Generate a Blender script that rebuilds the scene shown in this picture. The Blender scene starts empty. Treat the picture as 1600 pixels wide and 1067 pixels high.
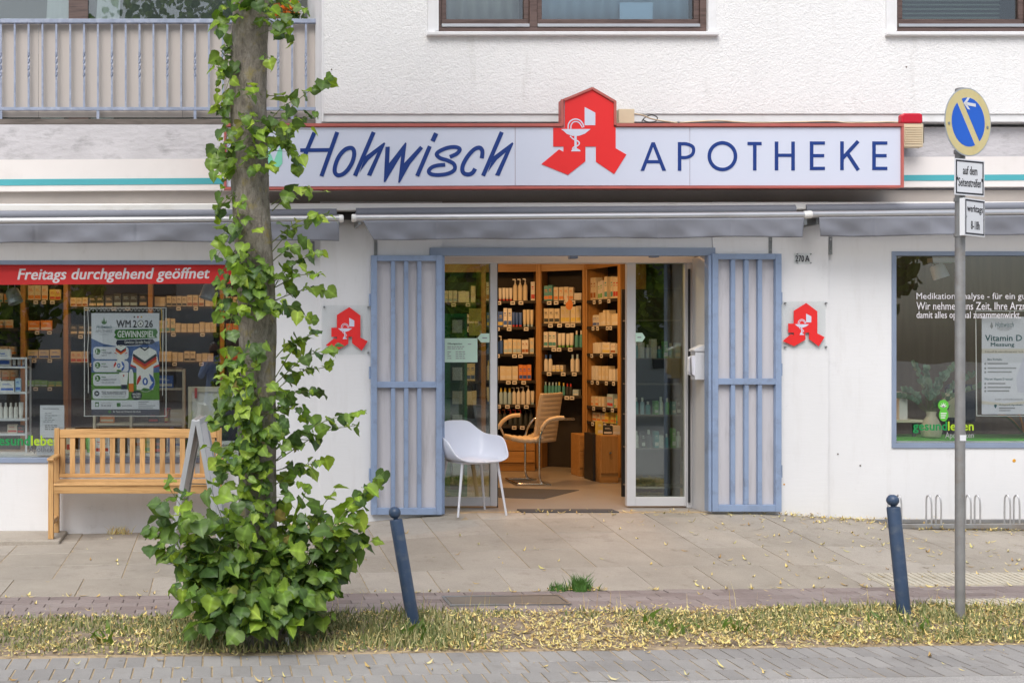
import bpy, math, random
import numpy as np
from mathutils import Vector, Matrix, noise as mnoise
R = math.radians
random.seed(7)
rng = np.random.default_rng(11)
scene = bpy.context.scene
COL = scene.collection

# ------------------------------------------------------------------ camera, sky, sun, exposure
CAM_D, CAM_H, FOC, VX, VY = 10.0, 1.65, 1750.0, 335.0, 548.0
cam = bpy.data.cameras.new('camera')
cam.sensor_width = 36; cam.lens = 36 * FOC / 1600
cam.shift_x = (800 - VX) / 1600
cam.shift_y = (VY - 533.5) / 1600
cam.clip_start = .02; cam.clip_end = 800
camo = bpy.data.objects.new('camera', cam); COL.objects.link(camo)
camo.location = (0, -CAM_D, CAM_H); camo.rotation_euler = (R(90), 0, 0)
scene.camera = camo

world = bpy.data.worlds.new('World'); scene.world = world; world.use_nodes = True
wn = world.node_tree.nodes; wl = world.node_tree.links
sky = wn.new('ShaderNodeTexSky'); sky.sky_type = 'NISHITA'; sky.sun_disc = False
SUN_EL, SUN_AZ = R(52), R(205)
sky.sun_elevation = SUN_EL; sky.sun_rotation = SUN_AZ
sky.air_density = 1.0; sky.dust_density = 3.0; sky.ozone_density = 1.0
hs = wn.new('ShaderNodeHueSaturation'); hs.inputs['Saturation'].default_value = .62
bg = wn['Background']; bg.inputs['Strength'].default_value = .15
wl.new(sky.outputs[0], hs.inputs['Color']); wl.new(hs.outputs[0], bg.inputs['Color'])

sl = bpy.data.lights.new('sun', 'SUN'); sl.energy = 1.5; sl.angle = R(40); sl.color = (1, .985, .96)
so = bpy.data.objects.new('sun', sl); COL.objects.link(so)
sdir = Vector((math.sin(SUN_AZ) * math.cos(SUN_EL), math.cos(SUN_AZ) * math.cos(SUN_EL), math.sin(SUN_EL)))
so.rotation_euler = sdir.to_track_quat('Z', 'Y').to_euler()
so.location = sdir * 60

vs = scene.view_settings
vs.view_transform = 'Standard'; vs.look = 'None'; vs.gamma = 1; vs.use_curve_mapping = False
vs.exposure = 0.47
scene.render.engine = 'CYCLES'
cy = scene.cycles
cy.max_bounces = 9; cy.diffuse_bounces = 4; cy.glossy_bounces = 4; cy.transmission_bounces = 4; cy.transparent_max_bounces = 12
cy.caustics_reflective = False; cy.caustics_refractive = False
cy.sample_clamp_indirect = 4.0
cy.use_denoising = True

# ------------------------------------------------------------------ photo plane -> world
def X(px, Y=0.0): return (px - VX) / FOC * (CAM_D + Y)
def Z(py, Y=0.0): return CAM_H - (py - VY) / FOC * (CAM_D + Y)
def lin(c): c /= 255; return c / 12.92 if c <= .04045 else ((c + .055) / 1.055) ** 2.4
def S(r, g, b, k=.92): return (lin(r) * k, lin(g) * k, lin(b) * k)

# ------------------------------------------------------------------ materials
MATS = {}
def ntree(name):
    m = bpy.data.materials.new(name); m.use_nodes = True
    nt = m.node_tree; b = nt.nodes['Principled BSDF']
    return m, nt, b
def nd(nt, typ, **kw):
    n = nt.nodes.new(typ)
    for k, v in kw.items(): setattr(n, k, v)
    return n
def coords(nt, kind='Object', scale=(1, 1, 1), rot=(0, 0, 0)):
    tc = nd(nt, 'ShaderNodeTexCoord'); mp = nd(nt, 'ShaderNodeMapping')
    mp.inputs['Scale'].default_value = scale; mp.inputs['Rotation'].default_value = rot
    nt.links.new(tc.outputs[kind], mp.inputs['Vector']); return mp.outputs[0]
def noi(nt, vec, scale, detail=4, rough=.55, dist=0):
    n = nd(nt, 'ShaderNodeTexNoise'); n.inputs['Scale'].default_value = scale; n.inputs['Detail'].default_value = detail
    n.inputs['Roughness'].default_value = rough; n.inputs['Distortion'].default_value = dist
    nt.links.new(vec, n.inputs['Vector']); return n.outputs['Fac']
def ramp(nt, fac, stops):
    r = nd(nt, 'ShaderNodeValToRGB'); e = r.color_ramp.elements
    while len(e) < len(stops): e.new(.5)
    for i, (p, c) in enumerate(stops):
        e[i].position = p; e[i].color = (c[0], c[1], c[2], 1) if hasattr(c, '__len__') else (c, c, c, 1)
    nt.links.new(fac, r.inputs[0]); return r.outputs[0]
def mixc(nt, fac, a, b, typ='MIX'):
    m = nd(nt, 'ShaderNodeMix', data_type='RGBA', blend_type=typ)
    for sock, v in ((m.inputs[0], fac), (m.inputs[6], a), (m.inputs[7], b)):
        if hasattr(v, 'is_linked') or isinstance(v, bpy.types.NodeSocket): nt.links.new(v, sock)
        elif hasattr(v, '__len__'): sock.default_value = (v[0], v[1], v[2], 1)
        else: sock.default_value = v
    return m.outputs[2]
def bump(nt, b, h, strength=.5, dist=.005):
    n = nd(nt, 'ShaderNodeBump'); n.inputs['Strength'].default_value = strength; n.inputs['Distance'].default_value = dist
    nt.links.new(h, n.inputs['Height']); nt.links.new(n.outputs[0], b.inputs['Normal'])
def pm(name, col, rough=.6, var=.12, scale=6, bmp=0, bscale=60, metal=0, kind='Object', stretch=(1, 1, 1), spec=.5, detail=5, dirt=None, dscale=3, damt=.4, coat=0):
    """paint / plastic / metal with uneven tone, optional dirt patches and fine relief"""
    if name in MATS: return MATS[name]
    m, nt, b = ntree(name)
    v = coords(nt, kind, stretch)
    f = noi(nt, v, scale, detail)
    lo = tuple(c * (1 - var) for c in col); hi = tuple(min(1, c * (1 + var)) for c in col)
    c = ramp(nt, f, [(.3, lo), (.7, hi)])
    if dirt:
        d = noi(nt, v, dscale, 8, .65)
        d2 = ramp(nt, d, [(.52, 0), (.75, damt)])
        c = mixc(nt, d2, c, dirt)
    nt.links.new(c, b.inputs['Base Color'])
    b.inputs['Roughness'].default_value = rough; b.inputs['Metallic'].default_value = metal
    b.inputs['Specular IOR Level'].default_value = spec
    if coat: b.inputs['Coat Weight'].default_value = coat
    if bmp: bump(nt, b, noi(nt, v, bscale, 4), .6, bmp)
    MATS[name] = m; return m

def stucco(name, col, g=62, dist=.010):
    m, nt, b = ntree(name)
    v = coords(nt)
    n1 = noi(nt, v, g, 3, .6); n2 = noi(nt, v, g * .42, 2, .5)
    vor = nd(nt, 'ShaderNodeTexVoronoi'); vor.inputs['Scale'].default_value = g * 1.1; nt.links.new(v, vor.inputs['Vector'])
    a = nd(nt, 'ShaderNodeMath', operation='ADD'); nt.links.new(n1, a.inputs[0]); nt.links.new(n2, a.inputs[1])
    a2 = nd(nt, 'ShaderNodeMath', operation='MULTIPLY_ADD'); nt.links.new(vor.outputs[0], a2.inputs[0]); a2.inputs[1].default_value = -.45; nt.links.new(a.outputs[0], a2.inputs[2])
    bump(nt, b, a2.outputs[0], .55, dist)
    tone = ramp(nt, noi(nt, v, .9, 6, .6), [(.3, tuple(c * .94 for c in col)), (.7, col)])
    # old rain streaks, stretched down the wall
    vs_ = coords(nt, scale=(3.2, 1, .55)); st = ramp(nt, noi(nt, vs_, 1.9, 9, .7), [(.55, 0), (.76, .34)])
    c = mixc(nt, st, tone, (.42, .40, .36))
    sp = ramp(nt, noi(nt, v, 1.4, 10, .72), [(.66, 0), (.75, .25)])
    c = mixc(nt, sp, c, (.50, .44, .34))
    nt.links.new(c, b.inputs['Base Color']); b.inputs['Roughness'].default_value = .9; b.inputs['Specular IOR Level'].default_value = .2
    MATS[name] = m; return m

def masonry_paint(name, col, course=.075):
    m, nt, b = ntree(name)
    v = coords(nt)
    vv = coords(nt, scale=(.6, .6, 3.2))
    n = noi(nt, vv, 9, 6, .6)
    bump(nt, b, n, .35, .004)
    tone = ramp(nt, noi(nt, v, 1.1, 6, .6), [(.3, tuple(c * .95 for c in col)), (.7, col)])
    sp = ramp(nt, noi(nt, coords(nt, scale=(3, 1, .5)), 2.5, 9, .7), [(.52, 0), (.74, .20)])
    c = mixc(nt, sp, tone, (.46, .43, .40))
    sc = ramp(nt, noi(nt, v, 2.3, 10, .78), [(.60, 0), (.72, .30)])
    c = mixc(nt, sc, c, (.40, .39, .38))
    nt.links.new(c, b.inputs['Base Color']); b.inputs['Roughness'].default_value = .75; b.inputs['Specular IOR Level'].default_value = .3
    MATS[name] = m; return m

def wood(name, col, dark, scale=3, axis=0, rough=.5):
    m, nt, b = ntree(name)
    st = [18, 18, 18]; st[axis] = 1.2
    v = coords(nt, scale=tuple(st))
    oi = nd(nt, 'ShaderNodeObjectInfo')
    add = nd(nt, 'ShaderNodeVectorMath', operation='ADD'); nt.links.new(v, add.inputs[0])
    sc = nd(nt, 'ShaderNodeMath', operation='MULTIPLY'); nt.links.new(oi.outputs['Random'], sc.inputs[0]); sc.inputs[1].default_value = 37.
    nt.links.new(sc.outputs[0], add.inputs[1])
    f = noi(nt, add.outputs[0], scale, 6, .62, .6)
    c = ramp(nt, f, [(.28, dark), (.52, col), (.8, tuple(min(1, x * 1.14) for x in col))])
    k = nd(nt, 'ShaderNodeMapRange'); nt.links.new(oi.outputs['Random'], k.inputs[0]); k.inputs[3].default_value = .82; k.inputs[4].default_value = 1.1
    c = mixc(nt, 1.0, c, k.outputs[0], 'MULTIPLY')
    nt.links.new(c, b.inputs['Base Color']); b.inputs['Roughness'].default_value = rough; bump(nt, b, f, .3, .0015)
    MATS[name] = m; return m

def glass(name, tint=(.93, .96, .95), refl=.9, base=.05):
    m = bpy.data.materials.new(name); m.use_nodes = True; nt = m.node_tree; nt.nodes.clear()
    out = nd(nt, 'ShaderNodeOutputMaterial'); mx = nd(nt, 'ShaderNodeMixShader')
    tr = nd(nt, 'ShaderNodeBsdfTransparent'); tr.inputs[0].default_value = (*tint, 1)
    gl = nd(nt, 'ShaderNodeBsdfGlossy'); gl.inputs['Roughness'].default_value = .0; gl.inputs[0].default_value = (refl, refl, refl, 1)
    lw = nd(nt, 'ShaderNodeLayerWeight'); lw.inputs[0].default_value = .5
    pw = nd(nt, 'ShaderNodeMath', operation='POWER'); pw.inputs[1].default_value = 5; nt.links.new(lw.outputs['Facing'], pw.inputs[0])
    ad = nd(nt, 'ShaderNodeMath', operation='MULTIPLY_ADD'); ad.inputs[1].default_value = 1 - base; ad.inputs[2].default_value = base; nt.links.new(pw.outputs[0], ad.inputs[0])
    v = coords(nt); bp = nd(nt, 'ShaderNodeBump'); bp.inputs['Strength'].default_value = .12; bp.inputs['Distance'].default_value = .01
    nt.links.new(noi(nt, v, 1.1, 2), bp.inputs['Height']); nt.links.new(bp.outputs[0], gl.inputs['Normal'])
    nt.links.new(ad.outputs[0], mx.inputs[0]); nt.links.new(tr.outputs[0], mx.inputs[1]); nt.links.new(gl.outputs[0], mx.inputs[2]); nt.links.new(mx.outputs[0], out.inputs[0])
    MATS[name] = m; return m

def leafmat(name, dark, light, trans=.3):
    m, nt, b = ntree(name)
    oi = nd(nt, 'ShaderNodeObjectInfo'); g = nd(nt, 'ShaderNodeNewGeometry')
    a = nd(nt, 'ShaderNodeMath', operation='ADD'); nt.links.new(oi.outputs['Random'], a.inputs[0]); nt.links.new(g.outputs['Random Per Island'], a.inputs[1])
    f = nd(nt, 'ShaderNodeMath', operation='FRACT'); nt.links.new(a.outputs[0], f.inputs[0])
    c = ramp(nt, f.outputs[0], [(0, (.28, .20, .06)), (.02, dark), (.6, tuple((x + y) / 2 for x, y in zip(dark, light))), (1, light)])
    at = nd(nt, 'ShaderNodeAttribute'); at.attribute_name = 'rib'
    c = mixc(nt, 1., c, ramp(nt, at.outputs['Fac'], [(0, .82), (.75, 1.0), (1, 1.5)]), 'MULTIPLY')
    v = coords(nt); c = mixc(nt, ramp(nt, noi(nt, v, 35, 4), [(.35, .0), (.75, .3)]), c, tuple(x * .6 for x in dark))
    nt.links.new(c, b.inputs['Base Color']); b.inputs['Roughness'].default_value = .42; b.inputs['Specular IOR Level'].default_value = .4
    t = nd(nt, 'ShaderNodeBsdfTranslucent'); tc = mixc(nt, 1., c, (1.5, 1.5, .6), 'MULTIPLY'); nt.links.new(tc, t.inputs[0])
    mx = nd(nt, 'ShaderNodeMixShader'); mx.inputs[0].default_value = trans
    out = nt.nodes['Material Output']
    nt.links.new(b.outputs[0], mx.inputs[1]); nt.links.new(t.outputs[0], mx.inputs[2]); nt.links.new(mx.outputs[0], out.inputs[0])
    bump(nt, b, noi(nt, v, 60, 2), .3, .002)
    MATS[name] = m; return m

def randmat(name, cols, rough=.7, kind='island', var=.1):
    """one of several real colours per piece"""
    m, nt, b = ntree(name)
    if kind == 'island': src = nd(nt, 'ShaderNodeNewGeometry').outputs['Random Per Island']
    else: src = nd(nt, 'ShaderNodeObjectInfo').outputs['Random']
    n = len(cols); c = ramp(nt, src, [(i / max(1, n - 1), q) for i, q in enumerate(cols)])
    v = coords(nt); k = ramp(nt, noi(nt, v, 40, 6, .7), [(.3, 1 - var), (.7, 1 + var)])
    c = mixc(nt, 1., c, k, 'MULTIPLY')
    nt.links.new(c, b.inputs['Base Color']); b.inputs['Roughness'].default_value = rough
    MATS[name] = m; return m

def paver(name, cols, grain=220, rough=.9, speck=.25, kind='object', stain=(.16, .13, .10)):
    m, nt, b = ntree(name)
    oi = nd(nt, 'ShaderNodeObjectInfo'); g = nd(nt, 'ShaderNodeNewGeometry')
    a = nd(nt, 'ShaderNodeMath', operation='ADD'); nt.links.new(oi.outputs['Random'], a.inputs[0]); nt.links.new(g.outputs['Random Per Island'], a.inputs[1])
    f = nd(nt, 'ShaderNodeMath', operation='FRACT'); nt.links.new(a.outputs[0], f.inputs[0])
    n = len(cols); c = ramp(nt, f.outputs[0], [(i / (n - 1), q) for i, q in enumerate(cols)])
    mp = nd(nt, 'ShaderNodeMapping'); nt.links.new(g.outputs['Position'], mp.inputs[0]); v = mp.outputs[0]
    gr = noi(nt, v, grain, 3, .8)
    c = mixc(nt, 1., c, ramp(nt, gr, [(.3, 1 - speck), (.7, 1 + speck)]), 'MULTIPLY')
    big = ramp(nt, noi(nt, v, 1.3, 8, .68), [(.28, .80), (.7, 1.10)])
    c = mixc(nt, 1., c, big, 'MULTIPLY')
    c = mixc(nt, ramp(nt, noi(nt, v, 4.5, 9, .74), [(.54, 0), (.74, .5)]), c, stain)
    vo = nd(nt, 'ShaderNodeTexVoronoi'); vo.inputs['Scale'].default_value = 3.1; nt.links.new(v, vo.inputs['Vector'])
    c = mixc(nt, ramp(nt, vo.outputs['Distance'], [(.035, .45), (.055, 0)]), c, stain)
    nt.links.new(c, b.inputs['Base Color']); b.inputs['Roughness'].default_value = rough; b.inputs['Specular IOR Level'].default_value = .25
    bump(nt, b, gr, .5, .002)
    MATS[name] = m; return m

def emit(name, col, s):
    m = bpy.data.materials.new(name); m.use_nodes = True; nt = m.node_tree; b = nt.nodes['Principled BSDF']
    b.inputs['Base Color'].default_value = (*col, 1); b.inputs['Emission Color'].default_value = (*col, 1); b.inputs['Emission Strength'].default_value = s
    MATS[name] = m; return m

stucco('stucco', (.85, .845, .845))
masonry_paint('wall_white', (.78, .785, .80))
pm('smooth_white', (.80, .80, .81), .55, .04, 3, bmp=.001, bscale=25, dirt=(.5, .48, .44), dscale=4, damt=.3)
pm('pvc_white', S(214, 214, 216), .4, .03, 3)
pm('plaster_grey', S(206, 203, 206), .85, .10, 2.5, bmp=.012, bscale=13, stretch=(1, 1, 2.2), dirt=S(120, 118, 120), dscale=5, damt=.6)
pm('concrete_old', S(112, 104, 98), .95, .3, 5, bmp=.008, bscale=20, stretch=(.5, 1, 3), dirt=S(60, 54, 48), dscale=4, damt=.8)
pm('fascia_white', S(242, 236, 233), .45, .03, 1.5, dirt=S(200, 190, 180), dscale=2, damt=.25)
pm('teal', S(84, 178, 188), .45, .04, 2)
pm('soffit', S(176, 168, 162), .8, .1, 2)
pm('rail_white', S(238, 236, 232), .35, .05, 2, dirt=S(170, 150, 120), dscale=7, damt=.35, stretch=(.3, 1, 1))
pm('silver', S(210, 210, 212), .38, .05, 4, metal=.75, dirt=S(110, 100, 90), dscale=5, damt=.45, stretch=(.3, 1, 1))
pm('steel', S(168, 170, 172), .35, .08, 6, metal=.85)
pm('chrome', (.78, .77, .75), .12, .03, 6, metal=1)
pm('galvanised', S(150, 150, 150), .5, .14, 9, metal=.35, dirt=S(128, 104, 72), dscale=4, damt=.6, bmp=.0008, bscale=40)
pm('dark_strip', S(52, 48, 46), .9, .2, 3)
pm('valance', S(136, 139, 149), .8, .03, 5, bmp=.0006, bscale=30, stretch=(1, 1, .5), dirt=S(100, 100, 106), dscale=4, damt=.15)
pm('gate_blue', S(146, 165, 196), .42, .06, 5, bmp=.0006, bscale=30, dirt=S(108, 112, 122), dscale=7, damt=.5, detail=8)
pm('frame_blue', S(140, 154, 178), .45, .06, 5)
pm('rail_blue', S(152, 162, 184), .45, .16, 14, bmp=.001, bscale=50, dirt=S(205, 210, 222), dscale=16, damt=.5)
pm('screen_beige', S(198, 190, 184), .85, .03, 2, bmp=.0006, bscale=9, stretch=(5, 1, .3), dirt=S(160, 150, 142), dscale=2, damt=.2)
wood('brown_frame', S(104, 84, 78), S(66, 50, 46), 3, 0, .5)
pm('red_frame', S(190, 102, 94), .55, .10, 4, dirt=S(150, 88, 84), dscale=5, damt=.5)
pm('panel_white', S(212, 217, 234, .97), .4, .015, 1.2, spec=.4)
pm('navy', S(22, 58, 134), .45, .06, 3)
pm('sign_red', S(240, 48, 48), .4, .03, 2)
pm('mint', S(140, 222, 190), .45, .05, 3)
pm('paper_white', S(228, 229, 240), .6, .02, 3)
pm('ink', S(52, 52, 60), .7, .1, 5)
pm('ink_grey', S(150, 152, 158), .7, .1, 5)
pm('print_white', S(240, 240, 240), .6, .02, 3)
pm('print_green', S(58, 122, 40), .6, .08, 9)
pm('print_navy', S(32, 40, 66), .6, .08, 9)
pm('print_red', S(210, 44, 36), .6, .05, 5)
pm('print_orange', S(238, 128, 34), .6, .05, 5)
pm('print_yellow', S(235, 190, 40), .6, .05, 5)
pm('print_blue', S(50, 96, 190), .6, .05, 5)
pm('print_teal', S(36, 96, 104), .6, .05, 5)
pm('stadium', S(84, 112, 170), .6, .4, 12)
pm('lawn_print', S(88, 140, 42), .6, .3, 14)
pm('film_red', S(222, 46, 46), .5, .05, 2)
pm('film_white', S(240, 236, 240), .55, .03, 2)
pm('film_green', S(24, 142, 76), .5, .04, 3)
pm('film_lime', S(172, 206, 44), .5, .04, 3)
pm('film_grey', S(168, 166, 170), .55, .04, 3)
pm('film_dark', S(88, 90, 96), .55, .04, 3)
wood('bench_wood', S(210, 166, 110), S(168, 122, 72), 2.6, 0, .5)
wood('bench_wood_up', S(210, 166, 110), S(168, 122, 72), 2.6, 2, .5)
wood('shop_wood', (.46, .25, .085), (.34, .17, .05), 2, 2, .4)
wood('shop_wood_flat', (.46, .25, .085), (.34, .17, .05), 2, 0, .4)
pm('shelf_back', (.030, .024, .02), .7, .2, 3)
pm('shelf_grey', (.16, .14, .12), .6, .1, 3)
pm('floor_tile', (.30, .27, .24), .35, .06, 4)
pm('mat_dark', (.06, .06, .065), .9, .25, 60, bmp=.002, bscale=150)
pm('brown_wall', (.23, .165, .115), .7, .18, 4, stretch=(4, 1, .3))
pm('ceiling_white', (.66, .64, .6), .8, .04, 3)
pm('cream_leather', (.66, .53, .38), .5, .06, 8, bmp=.001, bscale=40)
pm('white_plastic', S(226, 230, 242), .35, .02, 3)
pm('white_metal', S(224, 226, 232), .4, .03, 3)
pm('bollard_blue', S(56, 75, 102), .42, .14, 10, bmp=.0008, bscale=30, dirt=S(110, 116, 120), dscale=14, damt=.5)
pm('alarm_beige', S(226, 208, 176), .5, .06, 5)
pm('alarm_red', S(206, 30, 54), .25, .05, 3)
pm('sign_cream', S(224, 208, 150), .45, .08, 7, dirt=S(188, 164, 92), dscale=7, damt=.6)
pm('sign_blue', S(10, 98, 214), .4, .05, 4)
pm('sign_white', S(232, 234, 238), .4, .02, 4)
pm('alu_grey', S(196, 200, 204), .42, .05, 4, metal=.5)
pm('black', (.02, .02, .022), .5, .15, 8)
pm('soil', (.24, .19, .14), 1, .3, 9, bmp=.01, bscale=40, dirt=(.30, .21, .13), dscale=5, damt=.7)
pm('joint_sand', (.40, .31, .20), 1, .3, 12, bmp=.004, bscale=120)
pm('joint_dark', (.15, .12, .10), 1, .3, 12, bmp=.004, bscale=120)
paver('slab_grey', [(.345, .308, .258), (.385, .344, .292), (.42, .378, .325)])
paver('paver_red', [(.235, .190, .178), (.28, .232, .218), (.31, .265, .25)], speck=.16)
paver('paver_grey', [(.28, .268, .258), (.31, .298, .286), (.345, .33, .315)], speck=.14)
paver('asphalt', [(.38, .365, .35), (.40, .385, .37)], grain=160, speck=.35)
paver('tactile', [(.52, .47, .38), (.56, .52, .43)], speck=.1)
glass('glass_shop', (.86, .89, .88), .95, .12)
glass('glass_up', (.84, .88, .88), .95, .08)
glass('glass_door', (.70, .80, .76), .95, .17)
glass('glass_right', (.88, .90, .89), .95, .08)
glass('acrylic', (.97, .98, .98), .9, .02)
leafmat('leaf_old', (.055, .115, .030), (.135, .22, .06), .28)
leafmat('leaf_mid', (.115, .215, .034), (.215, .33, .06), .34)
leafmat('leaf_young', (.22, .36, .035), (.38, .50, .08), .36)
randmat('litter', [(.74, .57, .16), (.80, .67, .28), (.60, .42, .14), (.70, .60, .34), (.56, .52, .19), (.80, .66, .24), (.36, .22, .08), (.56, .40, .15)], .7)
randmat('grass', [(.07, .115, .03), (.14, .19, .055), (.26, .26, .10), (.44, .39, .18), (.11, .155, .04), (.52, .45, .23)], .6)
def bark():
    m, nt, b = ntree('bark')
    v = coords(nt, scale=(1, 1, .45)); n1 = noi(nt, v, 28, 8, .7, .8); n2 = noi(nt, v, 95, 5, .7)
    vor = nd(nt, 'ShaderNodeTexVoronoi', feature='DISTANCE_TO_EDGE'); vor.inputs['Scale'].default_value = 34; nt.links.new(v, vor.inputs[0])
    c = ramp(nt, n1, [(.3, (.10, .085, .068)), (.5, (.27, .235, .195)), (.72, (.40, .365, .32))])
    c = mixc(nt, ramp(nt, noi(nt, coords(nt), 11, 7, .7), [(.55, 0), (.68, .75)]), c, (.33, .27, .08))
    c = mixc(nt, ramp(nt, noi(nt, coords(nt), 26, 6, .7), [(.60, 0), (.7, .6)]), c, (.40, .40, .36))
    nt.links.new(c, b.inputs['Base Color']); b.inputs['Roughness'].default_value = .95
    a = nd(nt, 'ShaderNodeMath', operation='ADD'); nt.links.new(n1, a.inputs[0]); nt.links.new(n2, a.inputs[1])
    bump(nt, b, a.outputs[0], .9, .012); MATS['bark'] = m
bark()
pm('stem', (.13, .16, .045), .6, .2, 20)

# ------------------------------------------------------------------ mesh builder
WLOC = {}
class MB:
    def __init__(s): s.v = []; s.f = []; s.mi = []; s.cur = 0
    def add(s, vs_, fs):
        o = len(s.v); s.v += [tuple(v) for v in vs_]
        for f in fs: s.f.append(tuple(i + o for i in f)); s.mi.append(s.cur)
        return s
    def box(s, x0, x1, y0, y1, z0, z1):
        return s.hexa([(x0, y0, z0), (x1, y0, z0), (x1, y1, z0), (x0, y1, z0), (x0, y0, z1), (x1, y0, z1), (x1, y1, z1), (x0, y1, z1)])
    def hexa(s, p):
        return s.add(p, [(0, 3, 2, 1), (4, 5, 6, 7), (0, 1, 5, 4), (1, 2, 6, 5), (2, 3, 7, 6), (3, 0, 4, 7)])
    def pbox(s, px0, py0, px1, py1, Yf, Yb, tilt=0):
        """box whose front face covers a photo rectangle at depth Yf and runs back to Yb; tilt lowers the left end (px)"""
        x0, x1 = X(px0, Yf), X(px1, Yf); zt, zb = Z(py0, Yf), Z(py1, Yf); t = tilt / FOC * (CAM_D + Yf)
        return s.hexa([(x0, Yf, zb - t), (x1, Yf, zb), (x1, Yb, zb), (x0, Yb, zb - t), (x0, Yf, zt - t), (x1, Yf, zt), (x1, Yb, zt), (x0, Yb, zt - t)])
    def poly(s, pts, y0, y1):
        """polygon in the XZ plane pushed from y0 (front) to y1 (back)"""
        n = len(pts); a = sum(pts[i][0] * pts[(i + 1) % n][1] - pts[(i + 1) % n][0] * pts[i][1] for i in range(n))
        if a < 0: pts = pts[::-1]
        v = [(p[0], y0, p[1]) for p in pts] + [(p[0], y1, p[1]) for p in pts]
        f = [tuple(range(n)), tuple(range(2 * n - 1, n - 1, -1))] + [(i, i + n, (i + 1) % n + n, (i + 1) % n) for i in range(n)]
        return s.add(v, f)
    def ppoly(s, pp, Yf, Yb): return s.poly([(X(a, Yf), Z(b, Yf)) for a, b in pp], Yf, Yb)
    def stroke(s, pts, w, y0, y1, closed=False):
        """ribbon of width w along points of the XZ plane"""
        n = len(pts); P = [Vector((p[0], p[1])) for p in pts]; L = []; Rr = []
        for i in range(n):
            a = P[(i - 1) % n] if (closed or i) else P[i]; b = P[(i + 1) % n] if (closed or i < n - 1) else P[i]
            d = (b - a); d = d.normalized() if d.length > 1e-9 else Vector((1, 0)); nn = Vector((-d.y, d.x))
            ww = w[i] if hasattr(w, '__len__') else w
            L.append(P[i] + nn * ww / 2); Rr.append(P[i] - nn * ww / 2)
        v = []
        for i in range(n): v += [(L[i].x, y0, L[i].y), (Rr[i].x, y0, Rr[i].y), (Rr[i].x, y1, Rr[i].y), (L[i].x, y1, L[i].y)]
        f = []
        for i in range(n if closed else n - 1):
            a = 4 * i; b = 4 * ((i + 1) % n)
            for k in range(4): f.append((a + k, a + (k + 1) % 4, b + (k + 1) % 4, b + k))
        if not closed: f += [(0, 3, 2, 1), tuple(4 * (n - 1) + k for k in range(4))]
        return s.add(v, f)
    def tube(s, pts, r, n=8, cap=True):
        P = [Vector(p) for p in pts]; m = len(P); v = []; f = []; up = None
        for i in range(m):
            d = (P[min(i + 1, m - 1)] - P[max(i - 1, 0)]).normalized()
            if up is None: up = d.orthogonal().normalized()
            up = (up - d * up.dot(d)); up = up.normalized() if up.length > 1e-6 else d.orthogonal().normalized()
            w = d.cross(up); rr = r[i] if hasattr(r, '__len__') else r
            for k in range(n):
                a = 2 * math.pi * k / n; v.append(P[i] + (up * math.cos(a) + w * math.sin(a)) * rr)
        for i in range(m - 1):
            for k in range(n): f.append((i * n + k, i * n + (k + 1) % n, (i + 1) * n + (k + 1) % n, (i + 1) * n + k))
        if cap: f += [tuple(range(n))[::-1], tuple((m - 1) * n + k for k in range(n))]
        return s.add(v, f)
    def lathe(s, prof, c=(0, 0, 0), n=20, axis=None):
        """profile of (radius, height) turned about the vertical (or about axis)"""
        v = []; f = []; m = len(prof)
        q = Vector((0, 0, 1)).rotation_difference(Vector(axis)) if axis is not None else None
        for r, h in prof:
            for k in range(n):
                a = 2 * math.pi * k / n; p = Vector((r * math.cos(a), r * math.sin(a), h))
                if q: p = q @ p
                v.append(p + Vector(c))
        for i in range(m - 1):
            for k in range(n): f.append((i * n + k, i * n + (k + 1) % n, (i + 1) * n + (k + 1) % n, (i + 1) * n + k))
        f += [tuple(range(n))[::-1], tuple((m - 1) * n + k for k in range(n))]
        return s.add(v, f)
    def grid(s, pts, nu, nv):
        f = [(i * nv + j, i * nv + j + 1, (i + 1) * nv + j + 1, (i + 1) * nv + j) for i in range(nu - 1) for j in range(nv - 1)]
        return s.add(pts, f)
    def mesh(s, name, off=(0, 0, 0), mats=(), smooth=None):
        me = bpy.data.meshes.new(name)
        me.from_pydata([(v[0] - off[0], v[1] - off[1], v[2] - off[2]) for v in s.v], [], s.f)
        for m in mats: me.materials.append(MATS[m])
        if len(mats) > 1: me.polygons.foreach_set('material_index', s.mi)
        if smooth: me.shade_smooth(); me.set_sharp_from_angle(angle=R(smooth))
        me.update(); return me
    def build(s, name, mat, parent=None, smooth=None, bevel=0, loc=None, recalc=False):
        mats = (mat,) if isinstance(mat, str) else mat
        off = WLOC[parent] if parent else (loc or (0, 0, 0))
        me = s.mesh(name, off, mats, smooth)
        o = bpy.data.objects.new(name, me); COL.objects.link(o)
        if parent: o.parent = parent
        else: o.location = off
        WLOC[o] = off
        if bevel:
            b = o.modifiers.new('bevel', 'BEVEL'); b.width = bevel; b.segments = 2; b.limit_method = 'ANGLE'; b.angle_limit = R(40)
        return o
def tag(o, label=None, cat=None, group=None, kind=None):
    if label: o['label'] = label
    if cat: o['category'] = cat
    if group: o['group'] = group
    if kind: o['kind'] = kind
    return o
def thing(name, loc, label, cat, group=None, rz=None):
    o = bpy.data.objects.new(name, None); COL.objects.link(o); o.location = loc; o.rotation_euler = (0, 0, rz or 0)
    o.empty_display_size = .1
    WLOC[o] = tuple(loc) if rz is None else (0, 0, 0)   # with rz the parts are given in the thing's own frame
    return tag(o, label, cat, group)
def copy_tree(o, parent=None):
    c = o.copy(); COL.objects.link(c); c.parent = parent
    for ch in o.children: copy_tree(ch, c)
    return c
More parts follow.
